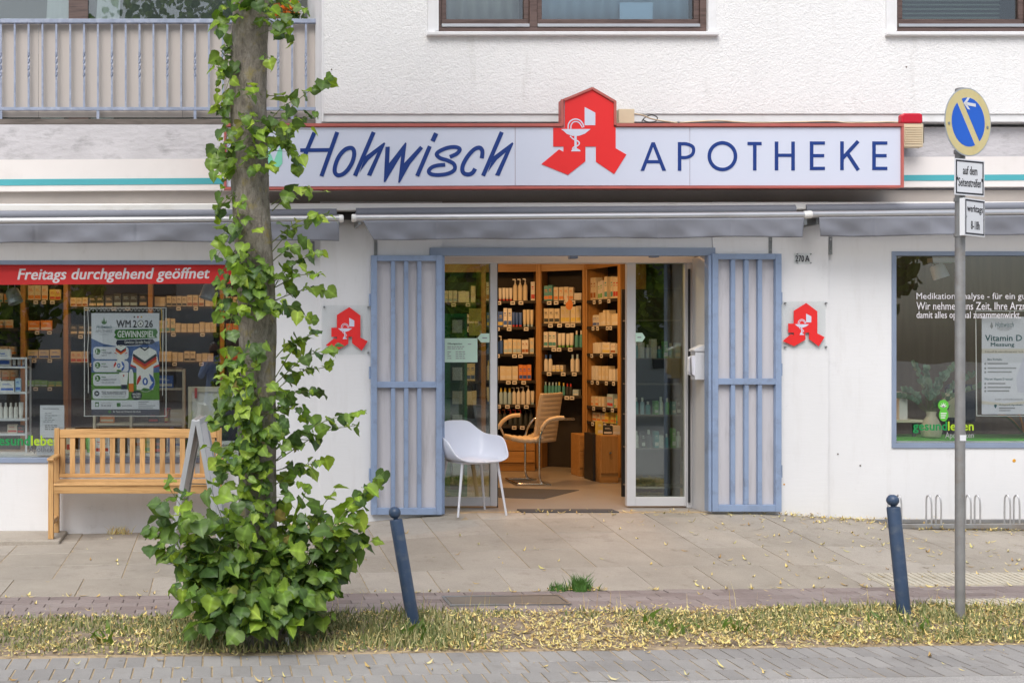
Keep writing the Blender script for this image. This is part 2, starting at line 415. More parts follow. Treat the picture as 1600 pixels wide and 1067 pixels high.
def spline(pts, k=6, closed=False):
    P = [np.array(p, float) for p in pts]; n = len(P); out = []
    for i in range(n if closed else n - 1):
        p0 = P[(i - 1) % n] if (closed or i) else P[0]; p1 = P[i]; p2 = P[(i + 1) % n]; p3 = P[(i + 2) % n] if (closed or i + 2 < n) else P[-1]
        for t in np.linspace(0, 1, k, endpoint=False):
            out.append(.5 * ((2 * p1) + (-p0 + p2) * t + (2 * p0 - 5 * p1 + 4 * p2 - p3) * t * t + (-p0 + 3 * p1 - 3 * p2 + p3) * t ** 3))
    if not closed: out.append(P[-1])
    return [tuple(p) for p in out]
def text_mesh(mb, body, px0, py0, px1, py1, Yf, th=.0008, bold=0, shear=0, tilt=0, res=2, spacing=1.0):
    """lettering whose outline box fills a photo rectangle at depth Yf; tilt lowers the left end (px)"""
    c = bpy.data.curves.new('lettering', 'FONT'); c.body = body; c.resolution_u = res; c.shear = shear; c.extrude = .05
    c.space_character = spacing + bold * 1.2
    o = bpy.data.objects.new('lettering', c); me = bpy.data.meshes.new_from_object(o)
    n = len(me.vertices); a = np.empty(n * 3); me.vertices.foreach_get('co', a); a = a.reshape(-1, 3)
    shifts = [(0, 0)] if not bold else [(-bold, -bold * .5), (bold, -bold * .5), (-bold, bold * .5), (bold, bold * .5)]      # heavier strokes
    mn, mx = a.min(0) - bold, a.max(0) + bold; sz = mx - mn; fs_ = [tuple(p.vertices) for p in me.polygons]
    x0, x1, z0, z1 = X(px0, Yf), X(px1, Yf), Z(py1, Yf), Z(py0, Yf); t = tilt / FOC * (CAM_D + Yf)
    for k, (dx, dz) in enumerate(shifts):
        u = (a[:, 0] + dx - mn[0]) / sz[0]; v = (a[:, 1] + dz - mn[1]) / sz[1]
        vv = np.stack([x0 + u * (x1 - x0), np.where(a[:, 2] > 0, Yf + .00008 * k, Yf + th), z0 + v * (z1 - z0) - t * (1 - u)], 1)
        mb.add([tuple(q) for q in vv], fs_)
    bpy.data.objects.remove(o); bpy.data.curves.remove(c); bpy.data.meshes.remove(me)
    return mb
def T(parent, mat, *args, name='lettering', **kw):
    return text_mesh(MB(), *args, **kw).build(name, mat, parent)
# ================================================================== ground
SL = .052                                   # the street runs at a slight angle to the shop front
def zw(x):
    return float(np.interp(x, [-9, -1.9, -.2, 1.3, 1.75, 2.1, 5.0, 5.5, 6.4, 9, 14], [-.02, .0, .045, .125, .17, .205, .205, .165, .13, .11, .1]))
def gz(x, y):
    ys = y - SL * x; t = (ys + 2.42) / max(.6, 2.42 - SL * x)
    return zw(x) * min(1, max(0, t))
MB().box(-150, 150, -160, 120, -.5, -.10).build('ground', 'asphalt')
tag(bpy.data.objects['ground'], kind='structure')
def band(name, mat, ys0, ys1, x0, x1, dz, n=60, m=6):
    b = MB(); pts = []
    for i in range(n + 1):
        x = x0 + (x1 - x0) * i / n
        for j in range(m + 1):
            ys = ys0 + (ys1 - ys0) * j / m; y = ys + SL * x
            if name == 'pavement': y = min(y, .12)
            pts.append((x, y, gz(x, y) + dz - (.02 if name == 'verge' and j == 0 else 0)))
    b.grid(pts, n + 1, m + 1)
    return tag(b.build(name, mat), kind='structure')
YV0, YV1, YB, YR = -3.93, -3.03, -2.42, -4.50     # verge front/back, slab edge, paver/road edge (street frame)
pav = band('pavement', 'joint_sand', YB, .6, -9, 14, -.005, 80, 12)
cyc = band('cycle_path', 'joint_dark', YV1 - .1, YB, -9, 14, -.008)
verge = band('verge', 'soil', YV0, YV1, -9, 14, .004, 120, 8)
gut = band('parking_strip', 'joint_sand', YR - .05, YV0 + .1, -9, 14, -.005)
road = band('road', 'asphalt', -14, YR - .002, -30, 30, -.003)

def slab(mb, x0, x1, ys0, ys1, j, th=.05, lift=0., ymax=9, bev=.004, jy=None):
    """one paving piece following the fall of the ground, with a small chamfer"""
    c = []
    jy = j if jy is None else jy
    for x, ys in ((x0 + j, ys0 + jy), (x1 - j, ys0 + jy), (x1 - j, ys1 - jy), (x0 + j, ys1 - jy)):
        y = min(ys + SL * x, ymax); c.append((x, y))
    cx = sum(p[0] for p in c) / 4; cyy = sum(p[1] for p in c) / 4
    top = []; mid = []; bot = []
    for x, y in c:
        z = gz(x, y) + lift
        top.append((x + math.copysign(bev, cx - x), y + math.copysign(bev, cyy - y), z)); mid.append((x, y, z - bev)); bot.append((x, y, z - th))
    v = bot + mid + top
    f = [(8, 9, 10, 11)]
    for k in range(4):
        q = (k + 1) % 4; f += [(k, q, 4 + q, 4 + k), (4 + k, 4 + q, 8 + q, 8 + k)]
    return mb.add(v, f)
# 50 cm slabs: one offset row by the cycle path, three straight rows, a cut row at the wall
rows = [(-2.42, -1.86, .20), (-1.86, -1.36, -.03), (-1.36, -.86, -.03), (-.86, -.36, -.03), (-.36, .55, -.03)]
for ri, (a, b_, o) in enumerate(rows):
    k = -4
    while True:
        x0 = .36 + o + .5 * (k - 2); k += 1
        if x0 > 8.2: break
        if x0 + .5 < -2.6: continue
        if a + SL * (x0 + .25) > .0: continue
        if ri == 0 and 4.62 < x0 + .25 and False: continue
        slab(MB(), x0, x0 + .5, a, b_, .0036 if ri else .003, lift=rng.normal(0, .0012), ymax=-.004, jy=.0016, bev=.003).build('slab', 'slab_grey', pav)
def pieces(parent, name, mat, rects, lim, j, bev=.003, jy=None):
    rects.sort(key=lambda r: -r[4]); rest = MB()
    for i, (x0, x1, a, b_, w) in enumerate(rects):
        l = float(rng.normal(0, .0012))
        if i < lim: slab(MB(), x0, x1, a, b_, j, .04, l, bev=bev, jy=jy).build(name, mat, parent)
        else: slab(rest, x0, x1, a, b_, j, .04, l, bev=bev, jy=jy)
    if rest.v: tag(rest.build('far_' + name + 's', mat, parent), kind='stuff')
def in_view(x, y):
    d = CAM_D + y; px = VX + x / d * FOC
    return -30 < px < 1630
def weight(x, y): return -y if in_view(x, y) else -100 - y     # pieces in the picture first
# reddish 20 x 10 pavers of the cycle path
rc = []
nrow = 6; dep = (YB - YV1) / nrow
for r_ in range(nrow):
    a = YV1 + r_ * dep
    x = -2.0 + (.10 if r_ % 2 else 0)
    while x < 7.8:
        rc.append((x, x + .2, a, a + dep, weight(x + .1, a + SL * x)))
        x += .2
pieces(cyc, 'paver', 'paver_red', rc, 300, .0022)
# grey pavers of the parking strip, laid on edge to the road
rc = []
for r_, (a, b_) in enumerate(((YV0 - .205, YV0 - .005), (YV0 - .405, YV0 - .205), (YR, YV0 - .405))):
    x = -2.0 + (.05 if r_ == 1 else 0)
    while x < 7.8:
        rc.append((x, x + .102, a, b_, weight(x + .05, a + SL * x)))
        x += .102
pieces(gut, 'paver', 'paver_grey', rc, 300, .0045, jy=.0012, bev=.002)

# ribbed tactile tiles let into the pavement on the right
def tactile(x0, ys0, w, d, lab):
    z = .004; mb = MB(); c = [(x0, ys0), (x0 + w, ys0), (x0 + w, ys0 + d), (x0, ys0 + d)]
    P = lambda x, ys, h: (x, ys + SL * x, gz(x, ys + SL * x) + h)
    mb.add([P(x, y, .0) for x, y in c] + [P(x, y, .004) for x, y in c], [(4, 5, 6, 7), (0, 1, 5, 4), (1, 2, 6, 5), (2, 3, 7, 6), (3, 0, 4, 7)])
    n = 6
    for i in range(n):
        xa = x0 + w * (i + .25) / n; xb = xa + w / n * .5
        q = [(xa, ys0 + .01), (xb, ys0 + .01), (xb, ys0 + d - .01), (xa, ys0 + d - .01)]
        mb.add([P(x, y, .004) for x, y in q] + [P(x, y, .009) for x, y in q], [(4, 5, 6, 7), (0, 1, 5, 4), (1, 2, 6, 5), (2, 3, 7, 6), (3, 0, 4, 7)])
    mb.build('tactile_tile', 'tactile', lab)
for i in range(9): tactile(4.70 + i * .302, -2.40, .30, .30, pav)
for i in range(6): tactile(4.72 + i * .302, -3.02, .30, .20, cyc)

# steel cover in the cycle path
o = thing('manhole_cover', (1.92, -2.72, 0), 'flat grey rectangular utility cover let into the reddish cycle path', 'manhole cover')
def mcov(x0, x1, a, b_, h): return slab(MB(), x0, x1, a, b_, 0, .03, h, bev=.003)
mcov(1.54, 2.30, -2.83, -2.60, .009).build('cover', 'shelf_grey', o)
fr = MB()
for (a, b_, c, d) in ((1.52, 2.32, -2.85, -2.832), (1.52, 2.32, -2.598, -2.58), (1.52, 1.538, -2.83, -2.60), (2.302, 2.32, -2.83, -2.60)): slab(fr, a, b_, c, d, 0, .03, .012, bev=.002)
fr.build('frame', 'steel', o)
# low concrete ledge along the wall under the bench
mb = MB().box(-2.6, -1.31, -.52, -.003, -.05, .047)
tag(mb.build('wall_ledge', 'slab_grey', bevel=.012), 'low worn concrete ledge along the wall foot at the left end of the bench', 'ledge')

# ================================================================== the building
bld = thing('apartment_building', (3, 0, 0), 'white rendered apartment block with a shop on the ground floor', 'building')
ZU = Z(178); XC = X(505)
def part(mb, name, mat, parent=bld, **k): return mb.build(name, mat, parent, **k)
# upper storey: rough render with two window openings
W1 = (X(668), X(1119), Z(52)); W2 = (X(1384), X(1384) + 2.6, Z(52)); ZT = 9.0
mb = MB()
mb.box(XC, 13, 0, .30, ZU, W1[2])
for a, b_ in ((XC, W1[0]), (W1[1], W2[0]), (W2[1], 13)): mb.box(a, b_, 0, .30, W1[2], W1[2] + 1.5)
mb.box(XC, 13, 0, .30, W1[2] + 1.5, ZT)
part(mb, 'upper_wall', 'stucco')
part(MB().box(XC - .012, XC + .004, -.004, 1.5, ZU - .07, ZT), 'wall_return', 'smooth_white')
part(MB().box(XC + .004, 13, .012, .28, Z(190), ZU), 'drip_strip', 'smooth_white')
part(MB().box(-9, XC - .012, 1.5, 1.7, 3.3, ZT), 'loggia_wall', 'smooth_white')
part(MB().box(-9, 13, .0, 6.2, ZT, ZT + .3), 'roof', 'concrete_old')
part(MB().box(-9, 13, 6.0, 6.2, -.05, ZT), 'rear_wall', 'smooth_white')
part(MB().box(12.8, 13, .3, 6.0, -.05, ZT), 'side_wall', 'smooth_white')
part(MB().box(-9, -8.8, 1.7, 6.0, -.05, ZT), 'side_wall', 'smooth_white')
part(MB().box(-8.8, 12.8, .3, 6.0, 3.05, 3.3), 'storey_floor', 'ceiling_white')
# upper windows: white reveal, brown timber frame, sill, panes, what hangs behind
def upper_window(x0, x1, zb, zt, splits, name):
    w = part(MB().box(x0 + .06, x0 + .10, .0, .12, zb + .02, zt), 'window', 'smooth_white')
    MB().box(x0 + .002, x0 + .072, -.006, .06, zb + .004, zt - .002).build('reveal', 'smooth_white', w); MB().box(x1 - .072, x1 - .002, -.006, .06, zb + .004, zt - .002).build('reveal', 'smooth_white', w)
    MB().box(x0 - .012, x1 + .012, -.045, .08, zb - .03, zb + .003).build('sill', 'smooth_white', w, bevel=.006)
    fx0, fx1, fz = x0 + .074, x1 - .074, zb + .004
    f = MB(); t = .055
    f.box(fx0, fx1, .03, .10, fz, fz + t); f.box(fx0, fx0 + t, .03, .10, fz + t, zt); f.box(fx1 - t, fx1, .03, .10, fz + t, zt)
    for s in splits: f.box(s - t * .6, s + t * .6, .03, .10, fz + t, zt)
    f.build('frame', 'brown_frame', w, bevel=.004)
    ed = [fx0 + t] + [q for s in splits for q in (s - t * .6, s + t * .6)] + [fx1 - t]
    for i in range(0, len(ed), 2):
        a, b_ = ed[i] + .003, ed[i + 1] - .003; s2 = .045; z0 = fz + t + .003
        MB().box(a, b_, .022, .05, z0, z0 + .028).build('rain_bar', 'silver', w, bevel=.003)
        sa = MB(); sa.box(a, b_, .045, .095, z0 + .030, z0 + .03 + s2); sa.box(a, a + s2, .045, .095, z0 + .03 + s2, zt); sa.box(b_ - s2, b_, .045, .095, z0 + .03 + s2, zt)
        sa.build('sash', 'brown_frame', w, bevel=.004)
        MB().box(a + s2, b_ - s2, .066, .072, z0 + .03 + s2, zt).build('pane', 'glass_up', w)
    return w, ed
w1, e1 = upper_window(W1[0], W1[1], W1[2], W1[2] + 1.5, [X(835)], 'window')
w2, e2 = upper_window(W2[0], W2[1], W2[2], W2[2] + 1.5, [X(1384) + 1.3], 'window')
pm('curtain_blue', S(176, 206, 232), .8, .06, 2)
pm('curtain_pale', S(186, 192, 190), .9, .05, 2)
pm('room_dark', S(92, 96, 92), .9, .1, 2)
# room behind the upper windows
MB().box(XC + .1, 12.7, 2.6, 2.7, 3.3, ZT).build('room_wall', 'room_dark', bld)
def curtain(x0, x1, Y, z0, z1, mat, name, amp=.02, n=None):
    n = n or int((x1 - x0) * 60) + 2; pts = []
    for i in range(n):
        x = x0 + (x1 - x0) * i / (n - 1); y = Y + amp * math.sin(x * 55) + amp * .5 * math.sin(x * 23 + 1)
        pts += [(x, y, z0), (x, y, z1)]
    mb = MB().grid(pts, n, 2); o = mb.build(name, mat, bld, smooth=60); so_ = o.modifiers.new('thickness', 'SOLIDIFY'); so_.thickness = .002
    return o
curtain(X(852), X(1085), .13, W1[2] + .06, W1[2] + 1.5, 'curtain_blue', 'curtain', .006)
curtain(X(695), X(822), .22, W1[2] + .06, W1[2] + 1.5, 'curtain_pale', 'curtain', .01)
pm('picture_blue', S(150, 180, 208), .6, .05, 3)
MB().box(X(974), X(1026), .09, .095, W1[2] + .1, W1[2] + .30).build('picture_frame', 'picture_blue', bld)
bl = MB(); zb = W2[2] + .09
part(MB().box(e2[0], e2[1], .30, .31, zb, zb + .02), 'blind_rail', 'shelf_grey')
for i in range(34): bl.hexa([(e2[0] + .05, .28, zb + i * .04), (e2[1] - .05, .28, zb + i * .04), (e2[1] - .05, .30, zb + i * .04 + .022), (e2[0] + .05, .30, zb + i * .04 + .022), (e2[0] + .05, .28, zb + i * .04 + .002), (e2[1] - .05, .28, zb + i * .04 + .002), (e2[1] - .05, .30, zb + i * .04 + .024), (e2[0] + .05, .30, zb + i * .04 + .024)])
pm('blind_dark', S(70, 84, 74), .6, .1, 3)
part(bl, 'blind_slats', 'blind_dark')
for x_, z_, s_ in ((X(1430), .14, .03), (X(1466), .09, .04), (X(1508), .16, .025), (X(1536), .1, .03)):
    part(MB().lathe([(.002, 0), (s_, s_ * .4), (s_ * .8, s_ * 1.3), (.004, s_ * 1.7)], (x_, .36, W2[2] + z_), 10), 'flower_head', 'print_yellow', smooth=60)
# loggia window behind the balcony
lw = part(MB().box(X(108, 1.46), X(138, 1.46), 1.42, 1.5, 3.8, 5.6), 'window', 'brown_frame')
MB().box(X(-260, 1.46), X(108, 1.46) - .002, 1.455, 1.46, 3.82, 5.6).build('pane', 'glass_up', lw)
MB().box(X(138, 1.46) + .002, X(470, 1.46), 1.455, 1.46, 3.82, 5.6).build('pane', 'glass_up', lw)
MB().box(X(-270, 1.46), X(480, 1.46), 1.475, 1.48, 3.8, 5.6).build('backing', 'room_dark', lw)
def curtain2(a, b_):
    pts = []; n = 14
    for i in range(n):
        x = X(a, 1.468) + (X(b_, 1.468) - X(a, 1.468)) * i / (n - 1)
        pts += [(x, 1.468 + .004 * math.sin(i * 2.1), 3.83), (x + .10, 1.468 + .004 * math.sin(i * 2.1), 5.6)]
    MB().grid(pts, n, 2).build('curtain', 'curtain_pale', lw, smooth=60)
curtain2(62, 98); curtain2(140, 176)

# balcony: slab edge, rails, balusters, privacy screen
bal = thing('balcony', (-.5, .62, Z(186, .6)), 'balcony with blue grey bar railing and beige screen, top left', 'balcony')
YR_ = .62
xa, xb = -7.0, X(493, YR_)
MB().box(xa, XC - .015, .60, 1.5, Z(195, .6), Z(186, .6)).build('slab_edge', 'concrete_old', bal, bevel=.006)
MB().box(xa, xb, YR_ - .02, YR_ + .025, Z(37, YR_), Z(30.5, YR_)).build('top_rail', 'rail_blue', bal, bevel=.003)
MB().box(xa, xb, YR_ - .012, YR_ + .015, Z(173, YR_), Z(168, YR_)).build('bottom_rail', 'rail_blue', bal, bevel=.002)
sc0 = xa
for e in (X(-140, YR_ + .05), X(60, YR_ + .05), X(285, YR_ + .05), X(492, YR_ + .05)):
    MB().box(sc0 + .002, e, YR_ + .045, YR_ + .05, Z(184, YR_ + .05), Z(33, YR_ + .05)).build('screen_panel', 'screen_beige', bal); sc0 = e + .001
zt_, zb_ = Z(37, YR_), Z(168.5, YR_)
for i in range(-8, 23):
    px = 1.5 + i * 21.66
    if px > 490: break
    x = X(px, YR_); h = .0085; mb = MB(); tw = (i % 2 == 0)
    if not tw: mb.box(x - h, x + h, YR_ - h, YR_ + h, zb_, zt_)
    else:                                           # twisted in the middle
        n = 26; v = []; f = []
        for q in range(n + 1):
            t = q / n; a = 0 if t < .34 else (math.pi * 2 * (t - .34) / .32 if t < .66 else math.pi * 2)
            for kx, ky in ((-1, -1), (1, -1), (1, 1), (-1, 1)):
                v.append((x + h * 1.08 * (kx * math.cos(a) - ky * math.sin(a)), YR_ + h * 1.08 * (kx * math.sin(a) + ky * math.cos(a)), zb_ + (zt_ - zb_) * t))
        for q in range(n):
            for k in range(4): f.append((q * 4 + k, q * 4 + (k + 1) % 4, q * 4 + 4 + (k + 1) % 4, q * 4 + 4 + k))
        mb.add(v, f)
    mb.build('baluster', 'rail_blue', bal)
    if i % 7 == 0: MB().box(x - .013, x + .013, YR_ - .008, YR_ + .01, Z(190, YR_), Z(173, YR_)).build('post_foot', 'rail_blue', bal)
# beams above the shop front
part(MB().box(-7, XC - .02, .52, .9, 2.98, Z(195, .52)), 'balcony_beam', 'plaster_grey')
part(MB().box(-7, XC, .02, .52, 2.98, 3.02), 'soffit', 'soffit')
part(MB().box(XC, 13, .10, .28, 2.98, Z(190) - .03), 'lintel_beam', 'plaster_grey')
# white fascia boards with a teal stripe, left and right of the light box
def fascia(pxa, pxb, ya, yb):
    b_ = MB(); Yf = -.06; p = [(X(pxa, Yf), Z(ya[0], Yf)), (X(pxb, Yf), Z(yb[0], Yf)), (X(pxb, Yf), Z(yb[1], Yf)), (X(pxa, Yf), Z(ya[1], Yf))]
    f = part(b_.poly(p, Yf, 0), 'fascia_board', 'fascia_white')
    p = [(X(pxa, Yf), Z(ya[2], Yf)), (X(pxb, Yf), Z(yb[2], Yf)), (X(pxb, Yf), Z(yb[3], Yf)), (X(pxa, Yf), Z(ya[3], Yf))]
    MB().poly(p, Yf - .004, Yf - .001).build('stripe', 'teal', f)
fascia(-420, 500, (252, 302, 283, 293), (247.5, 296, 277.5, 287))
fascia(1380, 1800, (245.5, 292.5, 274, 283), (244, 291, 272, 281))
part(MB().pbox(500, 250, 1380, 296, -.05, 0), 'fascia_back', 'soffit')
part(MB().pbox(-420, 297, 1800, 318, -.012, .05, 3), 'soffit_panel', 'soffit')
part(MB().pbox(-420, 314.5, 1800, 326.5, -.22, -.02, 5), 'trim_rail', 'rail_white', bevel=.012)
part(MB().pbox(-420, 327, 1800, 338, -.14, -.02, 6), 'dark_strip_board', 'dark_strip')  # dark board for the strip of dark rolled fabric under the rail

# shop-front walls
XL0, XL1 = -7.0, X(416)                   # left window opening
ZLT, ZLB = Z(407), Z(723)
XR0, XR1 = X(1393), X(1393) + 3.2
ZRT, ZRB = Z(393), Z(700)
XD0, XD1 = X(690), X(1112); ZD = Z(398); ZTOP = 2.978
mb = MB(); w = .22
mb.box(-9, XL0, 0, w, -.1, ZTOP); mb.box(XL0, XL1, 0, w, -.1, ZLB); mb.box(XL0, XL1, 0, w, ZLT, ZTOP); mb.box(XL1, X(500), 0, w, -.1, ZTOP)
part(mb, 'shop_wall', 'wall_white')
mb = MB(); mb.box(X(500), XD0, -.025, w, -.1, ZTOP); mb.box(XD0, XD1, -.0, w, ZD, ZTOP); mb.box(XD1, X(1292), -.025, w, -.1, ZTOP)
part(mb, 'door_wall', 'wall_white')
mb = MB(); mb.box(X(1292), XR0, 0, w, -.1, ZTOP); mb.box(XR0, XR1, 0, w, -.1, ZRB); mb.box(XR0, XR1, 0, w, ZRT, ZTOP); mb.box(XR1, 13, 0, w, -.1, ZTOP)
part(mb, 'shop_wall', 'wall_white')
# shop windows
def shop_window(x0, x1, zb, zt, tilt, mat='glass_shop'):
    wd = MB(); fw = .038
    f = MB(); f.box(x0, x1, -.012, .07, zb, zb + .045); f.box(x0, x1, -.012, .07, zt - fw, zt); f.box(x0, x0 + fw, -.012, .07, zb + .045, zt - fw); f.box(x1 - fw, x1, -.012, .07, zb + .045, zt - fw)
    wobj = part(f, 'shop_window', 'frame_blue', bevel=.003)
    MB().box(x0 + fw, x1 - fw, .034, .042, zb + .045, zt - fw).build('pane', mat, wobj)
    MB().box(x0 + fw, x1 - fw, .10, .75, zb + .03, zb + .055).build('inner_sill', 'smooth_white', wobj)
    return wobj
wl_ = shop_window(XL0, XL1, ZLB, ZLT, 0)
wr_ = shop_window(XR0, XR1, ZRB, ZRT, 0, 'glass_right')
# entrance: header, reveal, threshold, two sliding leaves
YD = .42
ent = part(MB().pbox(672, 387, 1118, 399.5, -.05, .0), 'entrance', 'frame_blue', bevel=.003)
FZ = .197
MB().box(XD0, XD1, -.02, .23, FZ - .12, FZ).build('threshold', 'slab_grey', ent, bevel=.004)
MB().box(XD0 - .01, XD0 + .004, -.026, .37, FZ, ZD).build('reveal', 'pvc_white', ent)
MB().box(XD1 - .016, XD1 + .003, -.028, .37, FZ, ZD).build('reveal', 'pvc_white', ent)
MB().box(XD0, XD1, .36, .50, ZD - .045, ZD + .04).build('door_header', 'pvc_white', ent)
MB().pbox(892, 400, 903, 404, .02, .1).build('sensor', 'frame_blue', ent); MB().pbox(1019, 397.5, 1030, 402, .02, .1).build('sensor', 'frame_blue', ent)
def leaf_door(pa, pb, sl_, sr, yt, yb, mat):
    a, b_ = X(pa, YD), X(pb, YD); zt, zb = Z(yt, YD), FZ + .012
    f = MB(); L, Q = X(pa + sl_, YD), X(pb - sr, YD); t1 = .062; t2 = .085
    f.box(a, L, YD - .025, YD + .025, zb, zt); f.box(Q, b_, YD - .025, YD + .025, zb, zt); f.box(L, Q, YD - .024, YD + .024, zt - t1, zt); f.box(L, Q, YD - .024, YD + .024, zb, zb + t2)
    d = f.build('sliding_door', 'pvc_white', ent, bevel=.004)
    MB().box(L, Q, YD - .004, YD + .004, zb + t2, zt - t1).build('pane', mat, d)
    return d
leaf_door(662, 776, 22, 11, 402, 793, 'glass_door')
leaf_door(978, 1070.5, 14, 2, 401, 788, 'glass_door')
jm = MB(); jm.box(X(1071, YD), XD1, YD - .03, YD + .05, FZ, ZD - .046)
jm.build('door_jamb', 'pvc_white', ent, bevel=.003)
MB().box(X(1076, YD - .05), X(1078.5, YD - .05), YD - .055, YD - .031, FZ + .05, ZD - .1).build('door_seal', 'black', ent)
MB().box(X(776.6, YD), X(777.8, YD), YD - .01, YD + .02, FZ, ZD - .05).build('door_seal', 'black', ent)
tag(MB().box(X(812, .12), X(962, .12), .03, .215, FZ + .001, FZ + .012).build('door_mat', 'mat_dark'), 'dark ribbed mat on the threshold between the two doors', 'mat')
# security gates folded back against the wall
def gate(x0, x1, zb, zt, zm, ccx, hinge_left):
    g = MB(); t = .052; Y0, Y1 = -.085, -.04
    g.box(x0, x0 + t, Y0, Y1, zb, zt); g.box(x1 - t, x1, Y0, Y1, zb, zt)
    g.box(x0 + t, x1 - t, Y0 + .002, Y1, zb, zb + .06); g.box(x0 + t, x1 - t, Y0 + .002, Y1, zt - .05, zt); g.box(x0 + t, x1 - t, Y0 + .002, Y1, zm - .027, zm + .027)
    go = part(g, 'security_gate', 'gate_blue', bevel=.003)
    for c in ccx:
        for a, b_ in ((zb + .061, zm - .028), (zm + .028, zt - .051)):
            MB().box(c - .018, c + .018, Y0 + .008, Y1 - .002, a, b_).build('bar', 'gate_blue', go, bevel=.002)
    hx = x0 - .012 if hinge_left else x1 + .002
    for zz in (zb + .30, zm + .05, zt - .45): MB().lathe([(.011, 0), (.011, .11)], (hx + .005, -.06, zz), 8).build('hinge', 'gate_blue', go, smooth=40)
    return go
def gx(p): return X(p, -.08)
gate(gx(580), gx(691), Z(804, -.08), Z(399, -.08), Z(601, -.08), [gx(c) for c in (614.5, 635, 655.5)], True)
gate(gx(1113), gx(1221), Z(799, -.08), Z(396.5, -.08), Z(596, -.08), [gx(c) for c in (1146, 1167, 1188)], False)
part(MB().box(gx(683), gx(691) + .03, -.04, -.027, Z(804, -.08), Z(399, -.08)), 'gate_post', 'gate_blue', bevel=.002)
part(MB().box(gx(1109) - .008, gx(1113) - .004, -.075, .01, Z(799, -.08), Z(399, -.08)), 'gate_post', 'gate_blue', bevel=.002)

# separate boards behind the folded gates, the shade there put into their grey
pm('gate_board', S(206, 204, 209), .7, .05, 3, dirt=S(150, 148, 150), dscale=5, damt=.4, bmp=.001, bscale=12, stretch=(3, 1, .4))
part(MB().box(gx(580) + .03, gx(684), -.034, -.027, Z(800, -.08), Z(402, -.08)), 'gate_backing', 'gate_board')
part(MB().box(gx(1116), gx(1220) - .02, -.034, -.027, Z(797, -.08), Z(400, -.08)), 'gate_backing', 'gate_board')
# ================================================================== light box sign
YS = -.34
sg = thing('light_box_sign', (X(880, YS), YS, Z(294, YS)), 'long white light box sign with red frame, blue shop lettering and red letter emblem', 'sign')
def house(o):                                   # outline of the box with its gabled middle
    return [(350 - o, 194 - o), (878 - o, 194 - o), (878 - o, 156 - o * .6), (925, 136.5 - o * 1.2), (962.5 + o, 158.5 - o * .6), (962.5 + o, 194 - o), (1411 + o, 194 - o), (1411 + o, 293 + o), (350 - o, 296 + o)]
MB().ppoly(house(0), YS + .012, YS + .11).build('case', 'red_frame', sg)
MB().pbox(356, 206, 1404, 286, YS + .111, -.064).build('mounting_box', 'shelf_grey', sg)
for px in (890, 948): MB().pbox(px - 2, 162, px + 2, 192, YS + .111, -.002).build('gable_stay', 'shelf_grey', sg)
for a, b_, n in ((350, 805, 0), (805, 1078, 1), (1078, 1411, 0)):
    if n == 0 or True:
        pts = [(a + (4 if a == 350 else .35), 199.5), (b_ - (4 if b_ == 1411 else .35), 199.5), (b_ - (4 if b_ == 1411 else .35), 290), (a + (4 if a == 350 else .35), 290 + (2 if a == 350 else 0))]
        if n: pts = [(a + .35, 199.5), (882, 199.5), (882, 158), (925, 140), (959, 161), (959, 199.5), (b_ - .35, 199.5), (b_ - .35, 290), (a + .35, 290)]
        MB().ppoly(pts, YS + .004, YS + .011).build('face_panel', 'panel_white', sg)
# frame strips
fs = [((350, 194), (878, 194)), ((878, 196), (878, 156)), ((880.4, 157), (925, 138.6)), ((925, 138.6), (961, 159.6)), ((960.6, 158.6), (960.6, 196)), ((962.5, 194), (1411, 194)), ((1409.3, 196), (1409.3, 292)), ((1411, 291.8), (350, 294.8)), ((351.8, 196), (351.8, 293))]
for i, (p, q) in enumerate(fs):
    w_ = 4.6 if i in (0, 5) else 3.6
    o_ = 1.8 if i in (0, 5) else 0
    k = (CAM_D + YS) / FOC
    MB().stroke([(X(p[0], YS), Z(p[1] + o_, YS)), (X(q[0], YS), Z(q[1] + o_, YS))], w_ * k, YS - .012 - .0011 * (i % 3), YS + .0035).build('frame_strip', 'red_frame', sg)
YT = YS + .0005; YK = YS + .0035
kk = (CAM_D + YS) / FOC
def ps(mb, pts, w, y0=YT, y1=YK, closed=False, f=lambda p: p):
    q = [f(p) for p in pts]
    return mb.stroke([(X(a, YS), Z(b_, YS)) for a, b_ in q], w * kk, y0, y1, closed)
c1 = lambda p: (450 + p[0] / 4.4444, 195 + p[1] / 4.4444)
def letter(mb): return mb.build('letter', 'navy', sg)
W_ = 6.4
def H_(mb, pts, w=W_, closed=False): return ps(mb, pts, w, f=c1, closed=closed)
m_ = MB(); H_(m_, [(183, 55), (57, 358)]); H_(m_, [(342, 52), (232, 358)], W_); ps(m_, [(85, 178), (290, 176)], 5.8, YT + .0004, YK, f=c1); letter(m_)
H_(m_ := MB(), spline([(446, 164), (460, 200), (448, 256), (416, 312), (378, 345), (342, 350), (324, 322), (333, 268), (360, 212), (402, 170)], 5, True), closed=True); letter(m_)
def small_h(dx):
    m = MB(); H_(m, [(595 + dx, 52), (465 + dx, 355)])
    m.ppoly([c1(p) for p in [(535 + dx, 222), (668 + dx, 123), (676 + dx, 131), (578 + dx, 357), (548 + dx, 350), (622 + dx, 192), (560 + dx, 245), (498 + dx, 330)]], YT + .0005, YK); letter(m)
small_h(0); small_h(890)
m_ = MB()
for q in ([(677, 155), (707, 153), (702, 272), (675, 400), (665, 398)], [(702, 268), (815, 124), (823, 130), (812, 172), (676, 398), (690, 330)], [(790, 180), (823, 128), (806, 270), (775, 405), (765, 402)], [(806, 268), (918, 148), (938, 165), (850, 272), (776, 404), (790, 330)]):
    m_.ppoly([c1(p) for p in q], YT + .0004 * (len(m_.v) % 7) / 7, YK)
letter(m_)
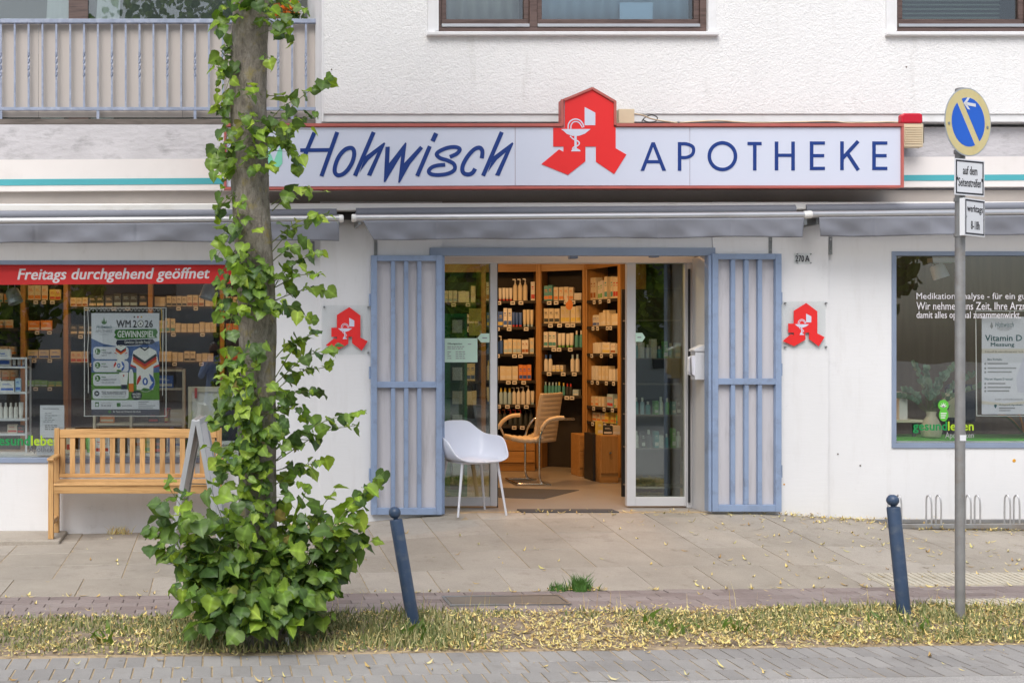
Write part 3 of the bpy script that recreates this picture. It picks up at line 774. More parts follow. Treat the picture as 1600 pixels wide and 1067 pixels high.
m_ = MB(); H_(m_, [(985, 150), (897, 357)]); H_(m_, [(1029, 60), (1004, 115)], 7); letter(m_)
H_(m_ := MB(), spline([(1124, 224), (1172, 202), (1194, 172), (1166, 156), (1112, 160), (1056, 182), (1032, 206), (1056, 232), (1112, 250), (1154, 276), (1156, 314), (1112, 340), (1042, 350), (990, 342), (978, 320), (1000, 296), (1040, 283), (1092, 279)], 4), 6); letter(m_)
H_(m_ := MB(), spline([(1346, 234), (1350, 184), (1330, 160), (1288, 176), (1240, 232), (1212, 292), (1218, 334), (1252, 346), (1282, 334), (1300, 306)], 4), 6.4); letter(m_)
a1 = lambda p: (800 + p[0] / 3.5575, p[1] / 3.5575); a2 = lambda p: (1200 + p[0] / 3.5575, p[1] / 3.5575)
B_ = 5.4
m_ = MB(); m_.ppoly([a1(p) for p in [(715, 950), (735, 950), (794, 792), (776, 792)]], YT, YK); m_.ppoly([a1(p) for p in [(836, 950), (857, 950), (794, 792), (784, 815)]], YT + .0003, YK); ps(m_, [(745, 900), (826, 900)], 5, YT + .0006, YK, f=a1); letter(m_)
m_ = MB(); ps(m_, [(932, 791), (932, 950)], B_, f=a1); ps(m_, spline([(935, 801), (970, 801), (1003, 815), (1010, 838), (1000, 862), (970, 876), (935, 876)], 4), 5, YT + .0003, YK, f=a1); letter(m_)
m_ = MB(); ps(m_, [(1170 + 73 * math.cos(t), 869 + 74 * math.sin(t)) for t in np.linspace(0, 2 * math.pi, 40, endpoint=False)], 5.4, f=a1, closed=True); letter(m_)
m_ = MB(); ps(m_, [(1310, 799), (1388, 799)], 5, f=a1); ps(m_, [(1350, 802), (1350, 948)], B_, YT + .0003, YK, f=a1); letter(m_)
m_ = MB(); ps(m_, [(48, 788), (48, 948)], B_, f=a2); ps(m_, [(140, 788), (140, 948)], B_, f=a2); ps(m_, [(50, 864), (138, 864)], 5, YT + .0003, YK, f=a2); letter(m_)
def E_(x):
    m = MB(); ps(m, [(x, 787), (x, 946)], B_, f=a2)
    for yy, e in ((796, 74), (866, 70), (937, 74)): ps(m, [(x, yy), (x + e, yy)], 5, YT + .0003, YK, f=a2)
    letter(m)
E_(243); E_(590)
m_ = MB(); ps(m_, [(412, 787), (412, 946)], B_, f=a2); ps(m_, [(502, 786), (416, 880)], 5.6, YT + .0003, YK, f=a2); ps(m_, [(440, 850), (503, 947)], 5.6, YT + .0006, YK, f=a2); letter(m_)
# the red gothic letter with bowl and snake, also used on the two acrylic plaques
LOGO = [(350, 185), (635, 68), (858, 208), (862, 455), (880, 466), (880, 680), (992, 745), (865, 948), (675, 820), (675, 662), (565, 662), (565, 815), (383, 957), (107, 845), (290, 692), (337, 716), (337, 662), (230, 662), (230, 466), (350, 466)]
def emblem(parent, f, Yf, th, full=True, red='sign_red', white='panel_white'):
    K = (CAM_D + Yf) / FOC; sc = abs(f((1, 0))[0] - f((0, 0))[0])
    pts = LOGO if full else [(290, 190), (560, 20), (800, 200), (800, 680), (960, 760), (830, 960), (620, 800), (620, 662), (540, 662), (540, 815), (300, 957), (50, 845), (230, 692), (290, 716), (290, 662), (170, 662), (170, 466), (290, 466)]
    MB().ppoly([f(p) for p in pts], Yf, Yf + th).build('emblem_letter', red, parent)
    Y2 = Yf - .0012
    MB().ppoly([f(p) for p in [(557, 250), (668, 310), (668, 440), (557, 440)]], Y2, Yf - .0001).build('emblem_window', white, parent)
    def st(pts, w, name, dy=0): MB().stroke([(X(f(p)[0], Y2), Z(f(p)[1], Y2)) for p in pts], w * sc * K, Y2 - dy, Yf - .0001).build(name, white, parent)
    MB().ppoly([f(p) for p in [(310, 480), (620, 480), (600, 495), (560, 528), (500, 550), (430, 552), (370, 530), (335, 497)]], Y2, Yf - .0001).build('bowl', white, parent)
    st([(462, 550), (462, 690)], 24, 'bowl_stem', .0002)
    MB().ppoly([f(p) for p in [(415, 712), (515, 712), (510, 698), (480, 683), (440, 683), (422, 698)]], Y2 - .0004, Yf - .0001).build('bowl_foot', white, parent)
    st(spline([(385, 478), (388, 430), (415, 392), (462, 376), (510, 392), (540, 430), (548, 462)], 4), 13, 'snake', .0006)
    st(spline([(413, 478), (416, 440), (436, 412), (465, 402), (500, 415), (522, 445), (534, 466)], 4), 11, 'snake', .0006)
    st(spline([(405, 552), (440, 585), (485, 605), (502, 630), (480, 655), (440, 670), (430, 690)], 4), 13, 'snake', .0008)
emblem(sg, lambda p: (830 + p[0] * .15, 130 + p[1] * .15), YS - .0008, .004)
for q in ([(428, 270), (441, 256), (441, 224), (434, 236), (428, 252)], [(425, 268), (427, 250), (420, 234), (416, 250)]): MB().ppoly(q, YT, YK).build('leaf_mark', 'mint', sg)
# alarm siren, junction box and cables by the sign
al = thing('alarm_siren', (X(1426, -.2), -.15, Z(230, -.2)), 'beige louvred alarm siren with red lamp at the right end of the light box sign', 'alarm')
MB().pbox(1412.5, 193, 1443, 230, -.20, -.135).build('body', 'alarm_beige', al, bevel=.008)
for i in range(8): MB().pbox(1414, 197.5 + i * 3.6, 1441.5, 199.4 + i * 3.6, -.206, -.2005).build('louvre', 'alarm_beige', al)
MB().ppoly([(1409.5, 192.6), (1409.5, 179), (1414, 176.8), (1438, 176.8), (1442, 179), (1442.5, 192.6)], -.21, -.145).build('lamp', 'alarm_red', al, bevel=.012)
MB().box(X(1424, -.1), X(1440, -.1), -.134, .10, Z(225, -.1), Z(195, -.1)).build('mount', 'shelf_grey', al)
jb = MB().pbox(967, 170.5, 991.5, 193, -.16, -.06)
tag(jb.build('junction_box', 'alarm_beige', bevel=.004, loc=(X(979), -.1, Z(193))), 'small beige junction box on the light box sign right of the gable', 'box')
tag(MB().box(X(975), X(985), -.062, .014, Z(192), Z(180)).build('bracket', 'shelf_grey', jb if False else bpy.data.objects['junction_box']), kind=None)
for pts, lab in (([(992, 178), (1006, 181), (1018, 186), (1040, 190), (1058, 192)], 'loose beige cable trailing from the junction box along the sign top'), ([(1062, 192), (1120, 189), (1180, 192), (1290, 190), (1330, 192), (1395, 191), (1410, 194)], 'long pale cable lying on top of the sign towards the alarm')):
    mb = MB().tube([(X(a, -.13), -.13, Z(b_, -.13)) for a, b_ in spline(pts, 6)], .006, 6); tag(mb.build('cable', 'alarm_beige', smooth=60), lab, 'cable')
mb = MB().tube([(X(a, -.11), -.11, Z(b_, -.11)) for a, b_ in spline([(1003, 190), (1008, 184), (1018, 180), (1027, 184), (1024, 190), (1012, 191), (1004, 187)], 5)], .005, 6); tag(mb.build('cable', 'black', smooth=60), 'coiled dark cable loop on the sign beside the junction box', 'cable')

# ================================================================== awnings
def awning(pa, pb, lab, yl, yr, sl_=0, sr=0, seed=0):
    Yf = -.36
    aw = thing('awning', (X((pa + pb) / 2, Yf), -.2, Z(380, Yf)), lab, 'awning', 'retracted grey shop awnings')
    def t(px): return np.interp(px, [pa, pb], [yl, yr])
    a, b_ = X(pa - 13, Yf), X(pb + 4, Yf)
    MB().tube([(a, Yf + .02, Z(t(pa) - 6, Yf)), (b_, Yf + .02, Z(t(pb) - 6, Yf))], .030, 14).build('front_bar', 'silver', aw, smooth=50)
    for p, q in ((a, t(pa)), (b_, t(pb))): MB().lathe([(.032, -.012), (.034, 0), (.034, .02), (.028, .026)], (p - (.01 if p == b_ else .01), Yf + .02, Z(q - 6, Yf)), 14, axis=(1, 0, 0)).build('end_cap', 'rail_white', aw, smooth=50)
    MB().tube([(a + .03, -.20, Z(t(pa) - 14, -.2)), (b_ - .03, -.20, Z(t(pb) - 14, -.2))], .045, 12).build('fabric_roll', 'valance', aw, smooth=50)
    n = int((pb - pa) / 2.5); m = 12; v = []; rs = np.random.default_rng(seed); ph = rs.uniform(0, 6, 8)
    for i in range(n + 1):
        u = i / n; px = pa + (pb - pa) * u
        for j in range(m + 1):
            w = j / m; sx = (sl_ * (1 - min(1, u * 9)) - sr * (1 - min(1, (1 - u) * 9))) * w
            wav = .6 * (.020 * math.sin(px * .021 + ph[0]) + .015 * math.sin(px * .055 + 3 * w + ph[1]) + .010 * math.sin(px * .11 - 4 * w + ph[2]) + .02 * mnoise.noise(Vector((px * .03, w * 1.6, ph[4])))) * w
            cr = .016 * math.exp(-((u * (pb - pa) - 60 * w - 12) / 26) ** 2) * w + .016 * math.exp(-(((1 - u) * (pb - pa) - 55 * w - 10) / 26) ** 2) * w
            for sm in range(1, 6):
                sp = (pb - pa) * sm / 6; dd = (px - pa) - sp
                cr += .006 * math.exp(-(dd / 2.5) ** 2) + .009 * w * math.exp(-((dd - 45 * w) / 14) ** 2)
            y = Yf + .02 - .022 * (1 - w) + wav + cr - .006
            py = t(px) - 1 + 29.5 * w + .8 * math.sin(px * .03 + ph[3]) * w
            v.append((X(px + sx, y), y, Z(py, Yf)))
    o = MB().grid(v, n + 1, m + 1).build('valance', 'valance', aw, smooth=70)
    so_ = o.modifiers.new('thickness', 'SOLIDIFY'); so_.thickness = .003
    for p in (pa - 6, pb - 2):
        MB().box(X(p, -.3) - .012, X(p, -.3) + .012, -.34, -.05, Z(352, -.3), Z(336, -.3)).build('arm_bracket', 'steel', aw)
    return aw
awning(-420, 530, 'left awning, rolled in, grey valance hanging above the left shop window', 354.5, 347.5, 0, 0, 3)
awning(567, 1257, 'middle awning, rolled in, grey valance hanging above the entrance', 346.5, 341.5, 17, 3, 5)
awning(1280, 1800, 'right awning, rolled in, grey valance hanging above the right shop window', 341, 336, 2, 0, 9)
def wall_bracket(px, py0, py1, lab):
    b_ = thing('wall_bracket', (X(px), 0, Z(py1)), lab, 'bracket', 'awning wall brackets')
    MB().pbox(px - 2.6, py0, px + 2.6, py1, -.034, -.001 if not 500 < px < 1292 else -.026).build('plate', 'steel', b_, bevel=.002)
    for yy in (py0 + 5, py1 - 5): MB().lathe([(.008, 0), (.008, .008), (.004, .01)], (X(px, -.034), -.034, Z(yy, -.034)), 6, axis=(0, -1, 0)).build('bolt', 'steel', b_)
wall_bracket(489, 377, 406, 'steel bracket plate on the wall left of the left red emblem')
wall_bracket(587, 372, 400, 'steel bracket plate above the left blue gate')
wall_bracket(1204, 370, 396, 'steel bracket plate above the right blue gate')
wall_bracket(1298, 370, 398, 'steel bracket plate on the wall right of the house number')
# house number and emblem plaques
hn = thing('house_number_plate', (X(1254), -.03, Z(411)), 'small clear house number plate reading 270 A above the right red emblem', 'number plate')
MB().pbox(1241, 395.5, 1265.5, 412.5, -.036, -.030).build('plate', 'acrylic', hn)
T(hn, 'ink', '270', 1243, 399, 1256.5, 409, -.038, bold=.02); T(hn, 'ink', 'A', 1258, 399, 1265, 409, -.038, bold=.02)
for q in ((1243, 397.5), (1264, 397.5), (1243, 411), (1264, 411)): MB().lathe([(.005, 0), (.005, .012)], (X(q[0]), -.026, Z(q[1])), 6, axis=(0, -1, 0)).build('screw', 'steel', hn)
def plaque(x0, y0, x1, y1, lx, ly, s, lab):
    p = thing('emblem_plaque', (X((x0 + x1) / 2), -.03, Z(y1)), lab, 'plaque', 'red emblem plaques beside the door')
    MB().pbox(x0, y0, x1, y1, -.044, -.040).build('acrylic_sheet', 'acrylic', p)
    emblem(p, lambda q: (lx + q[0] * s, ly + q[1] * s), -.0475, .003, False)
    for qx, qy in ((x0 + 3, y0 + 3), (x1 - 3, y0 + 3), (x0 + 3, y1 - 3), (x1 - 3, y1 - 3)): MB().lathe([(.008, 0), (.008, .022)], (X(qx), -.0255, Z(qy)), 8, axis=(0, -1, 0)).build('stand_off', 'steel', p)
plaque(503, 477, 577.5, 554, 505.5, 478.5, .0720, 'acrylic plaque with red emblem left of the left gate, partly behind leaves')
plaque(1220.5, 471, 1290, 545, 1219.5, 472, .0720, 'acrylic plaque with red emblem right of the right gate, under the number plate')
# letter box on the door reveal
lb = thing('letter_box', (X(1098), .1, Z(595)), 'white wall letter box on the right door reveal with papers sticking out', 'letter box')
lx1 = XD1 - .018; lx0 = lx1 - .085
MB().box(lx0, lx1, .10, .20, Z(594), Z(549)).build('body', 'white_metal', lb, bevel=.006)
MB().hexa([(lx0 - .015, .09, Z(549)), (lx1, .09, Z(549) + .0), (lx1, .21, Z(549)), (lx0 - .015, .21, Z(549)), (lx0 - .015, .09, Z(546)), (lx1, .09, Z(538)), (lx1, .21, Z(538)), (lx0 - .015, .21, Z(546))]).build('lid', 'white_metal', lb, bevel=.004)
for i in range(4): MB().hexa([(lx0 - .02 - .006 * i, .11 + .022 * i, Z(585 - 2 * i)), (lx0, .11 + .022 * i, Z(588)), (lx0, .125 + .022 * i, Z(588)), (lx0 - .02 - .006 * i, .125 + .022 * i, Z(585)), (lx0 - .03, .11 + .022 * i, Z(556 + 3 * i)), (lx0, .11 + .022 * i, Z(556)), (lx0, .125 + .022 * i, Z(556)), (lx0 - .03, .125 + .022 * i, Z(558))]).build('paper', ('paper_white', 'ink_grey', 'paper_white', 'print_white')[i], lb)

# ================================================================== film lettering, notices and posters behind the glass
YG = .030                                   # just in front of the pane (film outside)
YI = .050                                   # inside of the pane
bn = thing('window_banner', (X(150, YI), YI, Z(444, YI)), 'red banner film with white slanted German lettering across the left shop window', 'banner')
MB().ppoly([(-400, 419), (366, 409.8), (384, 426), (364, 443), (-400, 447.5)], YG, YG + .0015).build('film', 'film_red', bn)
T(bn, 'film_white', 'Freitags durchgehend geöffnet', 27, 417.5, 328, 441.0, YG - .0012, bold=.022, shear=.22, tilt=2.0, res=3)
def brand(px0, px1, y0, y1, xa0, xa1, ya0, ya1, lab, side):
    b_ = thing('window_lettering', (X((px0 + px1) / 2, YG), YG, Z(ya1, YG)), lab, 'lettering')
    w = px1 - px0
    T(b_, 'film_green', 'gesund', px0, y0, px0 + w * .562, y1 + (y1 - y0) * .0, YG, bold=.025)
    T(b_, 'film_lime', 'leben', px0 + w * .575, y0, px1, y1 - (y1 - y0) * .22, YG, bold=.025)
    T(b_, 'film_dark' if side else 'film_grey', 'Apotheken', xa0, ya0, xa1, ya1, YG)
brand(-12, 93, 680, 701, 45, 93, 697, 709, 'green and lime window lettering with small grey word at the left end of the bench', 1)
brand(1426.5, 1521.5, 658, 677, 1477, 1521.5, 675, 687, 'green and lime window lettering with small grey word behind the sign post', 0)
tx = thing('window_text', (X(1540, YG), YG, Z(505, YG)), 'three lines of small white text on the right shop window', 'lettering')
tag(T(tx, 'film_white', 'Medikationsanalyse - für ein gutes Gefühl', 1432, 457.5, 1660, 470.5, YG, bold=.004), kind='stuff')
tag(T(tx, 'film_white', 'Wir nehmen uns Zeit, Ihre Arzneimittel,', 1432, 472, 1646, 486, YG, bold=.004), kind='stuff')
tag(T(tx, 'film_white', 'damit alles optimal zusammenwirkt.', 1432, 486.5, 1595, 500.5, YG, bold=.004), kind='stuff')
st_ = thing('green_sticker', (X(1474, YG), YG, Z(658, YG)), 'green keyhole shaped sticker with a white leaf on the right window above the lettering', 'sticker')
def blob(cx, cy_, rx, ry, n=20): return [(cx + rx * math.cos(t), cy_ + ry * math.sin(t)) for t in np.linspace(0, 2 * math.pi, n, endpoint=False)]
pm('sticker_green', S(96, 190, 64), .5, .04, 4)
MB().ppoly(blob(1474, 633, 8.3, 8.5), YG, YG + .001).build('sticker_top', 'sticker_green', st_); MB().ppoly(blob(1474.5, 648, 7.4, 10), YG + .0012, YG + .002).build('sticker_foot', 'sticker_green', st_)
lf = MB()
for a in (-70, -35, 0, 35, 70): lf.stroke([(X(1474, YG), Z(636, YG)), (X(1474 + 6 * math.sin(R(a)), YG), Z(636 - 7.5 * math.cos(R(a)), YG))], [.012, .002], YG - .0012, YG - .0002)
lf.build('leaf_mark', 'film_white', st_)
for i in range(3): MB().pbox(1470, 645 + i * 3.4, 1479 - i, 646.4 + i * 3.4, YG - .0004, YG + .0011).build('printed_line', 'film_white', st_)
# printed notice by the bench
def lines(parent, x0, y0, x1, n, dy, Yf, mat='ink_grey', h=1.2, seed=1, jitter=.5):
    rs = np.random.default_rng(seed); mb = MB()
    for i in range(n):
        x = x0; e = x1 - (x1 - x0) * rs.uniform(0, jitter)
        while x < e - 2:
            w = rs.uniform(2, 6); mb.pbox(x, y0 + i * dy, min(x + w, e), y0 + i * dy + h, Yf, Yf + .0006); x += w + 1.1
    return tag(mb.build('printed_lines', mat, parent), kind='stuff')
nt_ = thing('paper_notice', (X(82, YI), YI, Z(710, YI)), 'white paper notice with printed lines stuck in the left window above the bench end', 'notice')
MB().pbox(62.5, 633, 100.5, 684, YI, YI + .001).build('sheet', 'paper_white', nt_); MB().pbox(57, 686, 92, 711, YI + .002, YI + .003).build('lower_sheet', 'paper_white', nt_)
T(nt_, 'ink', 'Unsere Serviceleistung', 67, 637, 92, 640, YI - .001, bold=.01, res=1)
lines(nt_, 70, 645, 90, 4, 3.4, YI - .001, seed=4); lines(nt_, 67, 658, 94, 1, 3, YI - .001, seed=5); lines(nt_, 70, 664, 93, 3, 3, YI - .001, 'ink', seed=6, jitter=.3)
# football poster in a rope frame
po = thing('competition_poster', (X(196, YI), YI + .02, Z(650, YI)), 'football prize draw poster with shirt and ball hanging in the left shop window', 'poster')
YP = .075
c5 = lambda x, y: (130 + x / 5.614, 470 + y / 5.614)
def PB(x0, y0, x1, y1, mat, d=1, name='print'):
    a = c5(x0, y0); b_ = c5(x1, y1); return MB().pbox(a[0], a[1], b_[0], b_[1], YP - .0006 * d, YP - .0006 * d + .0005).build(name, mat, po)
def PP(pts, mat, d=2, name='print'): return MB().ppoly([c5(*p) for p in pts], YP - .0006 * d, YP - .0006 * d + .0005).build(name, mat, po)
def PT(body, x0, y0, x1, y1, mat, d=3, **k):
    a = c5(x0, y0); b_ = c5(x1, y1); return T(po, mat, body, a[0], a[1], b_[0], b_[1], YP - .0006 * d, th=.0004, **k)
PB(72, 108, 668, 1003, 'paper_white', 0, 'sheet')
PP([(72, 330), (180, 378), (300, 400), (480, 395), (668, 350), (668, 640), (72, 640)], 'stadium', 1)
PB(72, 628, 668, 870, 'lawn_print', 2)
PT('WM', 290, 168, 418, 236, 'ink', bold=.03); PT('2', 436, 168, 470, 236, 'ink', bold=.03); PT('26', 540, 168, 612, 236, 'ink', bold=.03)
PP(blob(503, 201, 28, 32), 'ink', 3); PP(blob(503, 201, 23, 27), 'print_white', 4)
for q in ((503, 201, 9, 10), (490, 180, 5, 5), (518, 182, 5, 5), (486, 216, 5, 5), (520, 216, 5, 5)): PP(blob(*q, 6), 'ink', 5)
for i, m in enumerate(('ink', 'print_red', 'print_yellow')): PP(blob(449 + i * 31, 142, 8, 9, 8), m, 3)
PP([(285, 252), (640, 246), (655, 275), (640, 300), (650, 325), (300, 338), (270, 320), (285, 300), (272, 275)], 'print_green', 3)
PT('GEWINNSPIEL', 300, 262, 626, 322, 'print_white', 4, bold=.025)
PP([(296, 345), (610, 335), (630, 362), (605, 382), (298, 394), (288, 370)], 'print_navy', 4)
PT('Gewinnen Sie tolle Preise!', 362, 346, 590, 376, 'print_white', 5, shear=.2)
for q in ([(170, 205), (182, 140), (196, 205)], [(160, 195), (166, 165), (178, 206)], [(190, 206), (202, 165), (206, 195)]): PP(q, 'print_green', 3)
PT('Hohwisch', 116, 212, 252, 244, 'print_teal', 3, shear=.2); PT('APOTHEKE', 108, 254, 256, 278, 'ink_grey', 3); PT('Hemelingen', 140, 290, 222, 300, 'ink_grey', 3)
def pill(x0, y0, x1, y1):
    r = (y1 - y0) / 2 * .5; pts = []
    for cx, cy_, a0 in ((x1 - r, y0 + r, -90), (x1 - r, y1 - r, 0), (x0 + r, y1 - r, 90), (x0 + r, y0 + r, 180)):
        for k in range(5): a = R(a0 + 90 * k / 4); pts.append((cx + r * math.cos(a), cy_ + r * math.sin(a)))
    PP(pts, 'paper_white', 4)
for i, (y0, y1, l1, l2) in enumerate(((404, 512, 'PREIS', 'DEUTSCHLAND-'), (525, 624, 'PREIS', 'FUSSBALL'), (640, 745, 'PREIS', 'SONNENSCHUTZ-SET'))):
    pill(88, y0, 398 if i < 2 else 380, y1); cy_ = y0 + 40
    PP(blob(127, cy_, 24, 27, 14), 'print_green', 5); PT('%d.' % (i + 1), 114, cy_ - 16, 142, cy_ + 16, 'print_white', 6, bold=.03)
    PT(l1, 160, cy_ - 18, 200, cy_ - 4, 'print_green', 5, bold=.02, res=1); PT(l2, 160, cy_ + 4, 255 if i == 0 else (220 if i == 1 else 292), cy_ + 20, 'ink', 5, bold=.01, res=1)
    if i != 1: PT('TRIKOT' if i == 0 else 'UND LA ROCHE POSAY', 160, cy_ + 30, 206 if i == 0 else 275, cy_ + 42, 'ink', 5, bold=.01, res=1)
def shirt(cx, cy_, s):
    f = lambda pts: [(cx + x * s, cy_ + y * s) for x, y in pts]
    PP(f([(-45, -180), (45, -180), (100, -150), (126, -20), (75, 0), (75, 190), (-72, 190), (-72, 0), (-126, -20), (-100, -150)]), 'print_white', 6)
    for k, m in enumerate(('ink', 'print_red', 'print_orange')):
        o = k * 24
        PP(f([(-100, -128 + o), (0, -60 + o), (100, -128 + o), (106, -104 + o), (0, -34 + o), (-106, -104 + o)]), m, 7)
    PP(f([(-45, -182), (0, -150), (45, -182), (36, -188), (0, -164), (-36, -188)]), 'ink', 8)
    PP(f([(-126, -34), (-76, -14), (-75, 0), (-128, -18)]), 'print_red', 7); PP(f([(126, -34), (76, -14), (75, 0), (128, -18)]), 'print_red', 7)
shirt(540, 590, 1); shirt(330, 466, .44)
def ball(cx, cy_, r, d=8):
    PP(blob(cx, cy_, r, r * 1.02, 24), 'print_white', d)
    for a, m in ((200, 'print_red'), (330, 'print_blue'), (90, 'print_green'), (30, 'print_blue')):
        PP([(cx + r * .96 * math.cos(R(a + q)), cy_ + r * .98 * math.sin(R(a + q))) for q in range(-38, 39, 12)] + [(cx + r * .62 * math.cos(R(a + 20)), cy_ + r * .62 * math.sin(R(a + 20))), (cx + r * .70 * math.cos(R(a - 20)), cy_ + r * .70 * math.sin(R(a - 20)))], m, d + 1)
    PP(blob(cx - r * .05, cy_ - r * .1, r * .3, r * .42, 10), 'print_blue', d + 1); PP(blob(cx - r * .05, cy_ - r * .1, r * .12, r * .25, 8), 'print_white', d + 2)
ball(548, 715, 82); ball(315, 573, 50)
PP([(315, 630), (395, 626), (382, 775), (335, 775)], 'print_white', 7); PB(333, 735, 384, 776, 'print_navy', 8); PP([(345, 650), (365, 650), (355, 668)], 'print_red', 8)
PP([(400, 640), (412, 600), (428, 600), (440, 640), (442, 797), (400, 797)], 'print_white', 7); PB(400, 725, 442, 797, 'print_orange', 8)
pill(83, 773, 398, 860); PP(blob(119, 812, 23, 24, 14), 'print_navy', 5); PT('>', 108, 800, 132, 824, 'print_white', 6, bold=.03); PT('TEILNAHMEKARTE', 160, 792, 378, 824, 'ink', 5, bold=.01); PT('IN DER APOTHEKE AUSFÜLLEN', 160, 832, 370, 846, 'print_green', 5, res=1)
PP(blob(468, 828, 48, 42, 16), 'print_navy', 5); PT('MACHEN', 434, 808, 504, 828, 'print_white', 6, bold=.02, res=1); PT('SIE MIT!', 436, 834, 502, 852, 'print_white', 6, bold=.02, res=1)
PB(83, 870, 656, 948, 'paper_white', 4); PB(104, 888, 138, 928, 'print_green', 5); PB(110, 900, 132, 922, 'paper_white', 6); PB(294, 895, 328, 928, 'print_green', 5)
PT('25.06.2026', 156, 908, 244, 928, 'ink', 5, bold=.01, res=1); PT('26.06.2026', 336, 908, 426, 928, 'ink', 5, bold=.01, res=1)
PT('Teilnahmeschluss', 156, 888, 250, 898, 'ink_grey', 5, res=1); PT('Auslosung', 338, 888, 396, 898, 'ink_grey', 5, res=1)
for i in range(4): PB(484, 882 + i * 17, (574, 556, 632, 612)[i], 889 + i * 17, 'ink_grey', 5)
PB(72, 952, 668, 1003, 'print_navy', 4); PT('Ihr Team der Hohwisch Apotheke', 262, 962, 506, 984, 'print_white', 5, shear=.2, res=1); PP(blob(232, 972, 14, 14, 10), 'print_green', 5)
# the rope frame the poster hangs in
def rope(name, parent, pts, r, mat='print_white', Y=YP + .004): return MB().tube([(X(a, Y), Y, Z(b_, Y)) for a, b_ in pts], r, 6).build(name, mat, parent, smooth=60)
rf = thing('poster_frame', (X(196, YI), YP, Z(652, YI)), 'thin white wire frame with cord lacing around the football poster', 'frame')
for p, q in (((132, 480), (132, 650)), ((259.5, 481), (259.5, 650)), ((131, 650), (260, 650)), ((131, 481), (260, 481))): rope('frame_wire', rf, [p, q], .0045)
zig = [(138 + i * 1.0, 482 + 4.5 * (.5 + .5 * math.sin(i * 1.05)) if i % 9 else 481) for i in range(0, 118)]
rope('cord', rf, zig, .0022); rope('cord', rf, spline([(137, 484), (138.5, 520), (137, 548), (138, 580), (138, 614)], 8), .004); rope('cord', rf, spline([(255, 484), (254.5, 540), (254, 618)], 8), .004)
rope('cord', rf, spline([(252, 482), (253, 500), (250, 530), (252, 552)], 6), .004, 'print_yellow'); rope('cord', rf, spline([(140, 484), (146, 482), (152, 484)], 4), .003)
# vitamin poster in the right window
v_ = thing('vitamin_poster', (X(1590, YI), YP, Z(652, YI)), 'pale vitamin test poster hanging in the right shop window at the photo edge', 'poster')
def VB(x0, y0, x1, y1, mat, d=1, name='print'): return MB().pbox(x0, y0, x1, y1, YP - .0006 * d, YP - .0006 * d + .0005).build(name, mat, v_)
def VT(b_, x0, y0, x1, y1, mat, **k): return T(v_, mat, b_, x0, y0, x1, y1, YP - .0018, th=.0004, **k)
VB(1534, 495, 1660, 647, 'paper_white', 0, 'sheet')
VT('Hohwisch', 1555, 503, 1584, 511, 'print_teal', shear=.2); VT('APOTHEKE', 1558, 511, 1581, 514.5, 'ink_grey'); VT('Hemelingen', 1562, 515, 1577, 517, 'ink_grey', res=1)
MB().ppoly([(1547, 510), (1549.5, 503), (1552, 510), (1549.5, 514)], YP - .0018, YP - .0013).build('leaf_mark', 'ink_grey', v_)
VT('Vitamin D', 1539, 523, 1597, 533, 'print_teal', bold=.02); VT('Messung', 1548, 535, 1585, 543, 'print_teal', bold=.02)
pm('poster_band', S(226, 218, 206), .6, .03, 2); pm('poster_lilac', S(214, 214, 232), .6, .08, 6)
VB(1534, 545, 1660, 552, 'poster_band', 1); VT('Schnell & zuverlässig vor Ort - in nur 10 Minuten', 1539, 548, 1640, 551.5, 'film_dark', res=1)
VT('Ihre Vorteile:', 1543, 559.5, 1566, 563, 'print_teal', bold=.01, res=1); VT('Warum Vitamin D testen?', 1538, 590, 1583, 594, 'print_teal', bold=.01, res=1)
for i, (y, w) in enumerate(((567, 32), (574, 45), (580, 38), (598, 28), (604, 36), (609.5, 34))):
    MB().ppoly(blob(1539.5, y + 1.4, 1.8, 1.8, 8), YP - .0018, YP - .0013).build('printed_dot', 'ink_grey', v_)
    VB(1543, y, 1543 + w, y + 2.2, 'ink_grey', 2)
MB().ppoly([(1600, 556), (1660, 540), (1660, 624), (1590, 612), (1588, 590)], YP - .0012, YP - .0007).build('print', 'poster_lilac', v_)
MB().ppoly([(1534, 626), (1570, 630), (1620, 624), (1660, 616), (1660, 622), (1620, 629), (1570, 634), (1534, 631)], YP - .0012, YP - .0007).build('print', 'poster_band', v_)
VT('Jetzt vorbeikommen & testen', 1555, 622.5, 1618, 625.5, 'film_dark', res=1); VT('Hohwisch Apotheke', 1561, 631, 1598, 634.5, 'print_teal', bold=.01, res=1); VB(1561, 636.5, 1586, 638.5, 'ink_grey', 2); VB(1561, 640.5, 1579, 642, 'ink_grey', 2)
MB().ppoly(blob(1555.5, 633.5, 2.2, 2.2, 10), YP - .0018, YP - .0013).build('pin_mark', 'print_teal', v_); MB().ppoly([(1553.6, 634.5), (1557.4, 634.5), (1555.5, 638)], YP - .0024, YP - .0019).build('pin_mark', 'print_teal', v_)
vf = thing('poster_frame', (X(1590, YI), YP, Z(652, YI)), 'thin white wire frame around the vitamin poster', 'frame')
for p, q in (((1524.5, 486), (1526, 649.5)), ((1524, 486), (1668, 486)), ((1526, 649.5), (1668, 650)), ((1668, 486), (1668, 650))): rope('frame_wire', vf, [p, q], .0045)
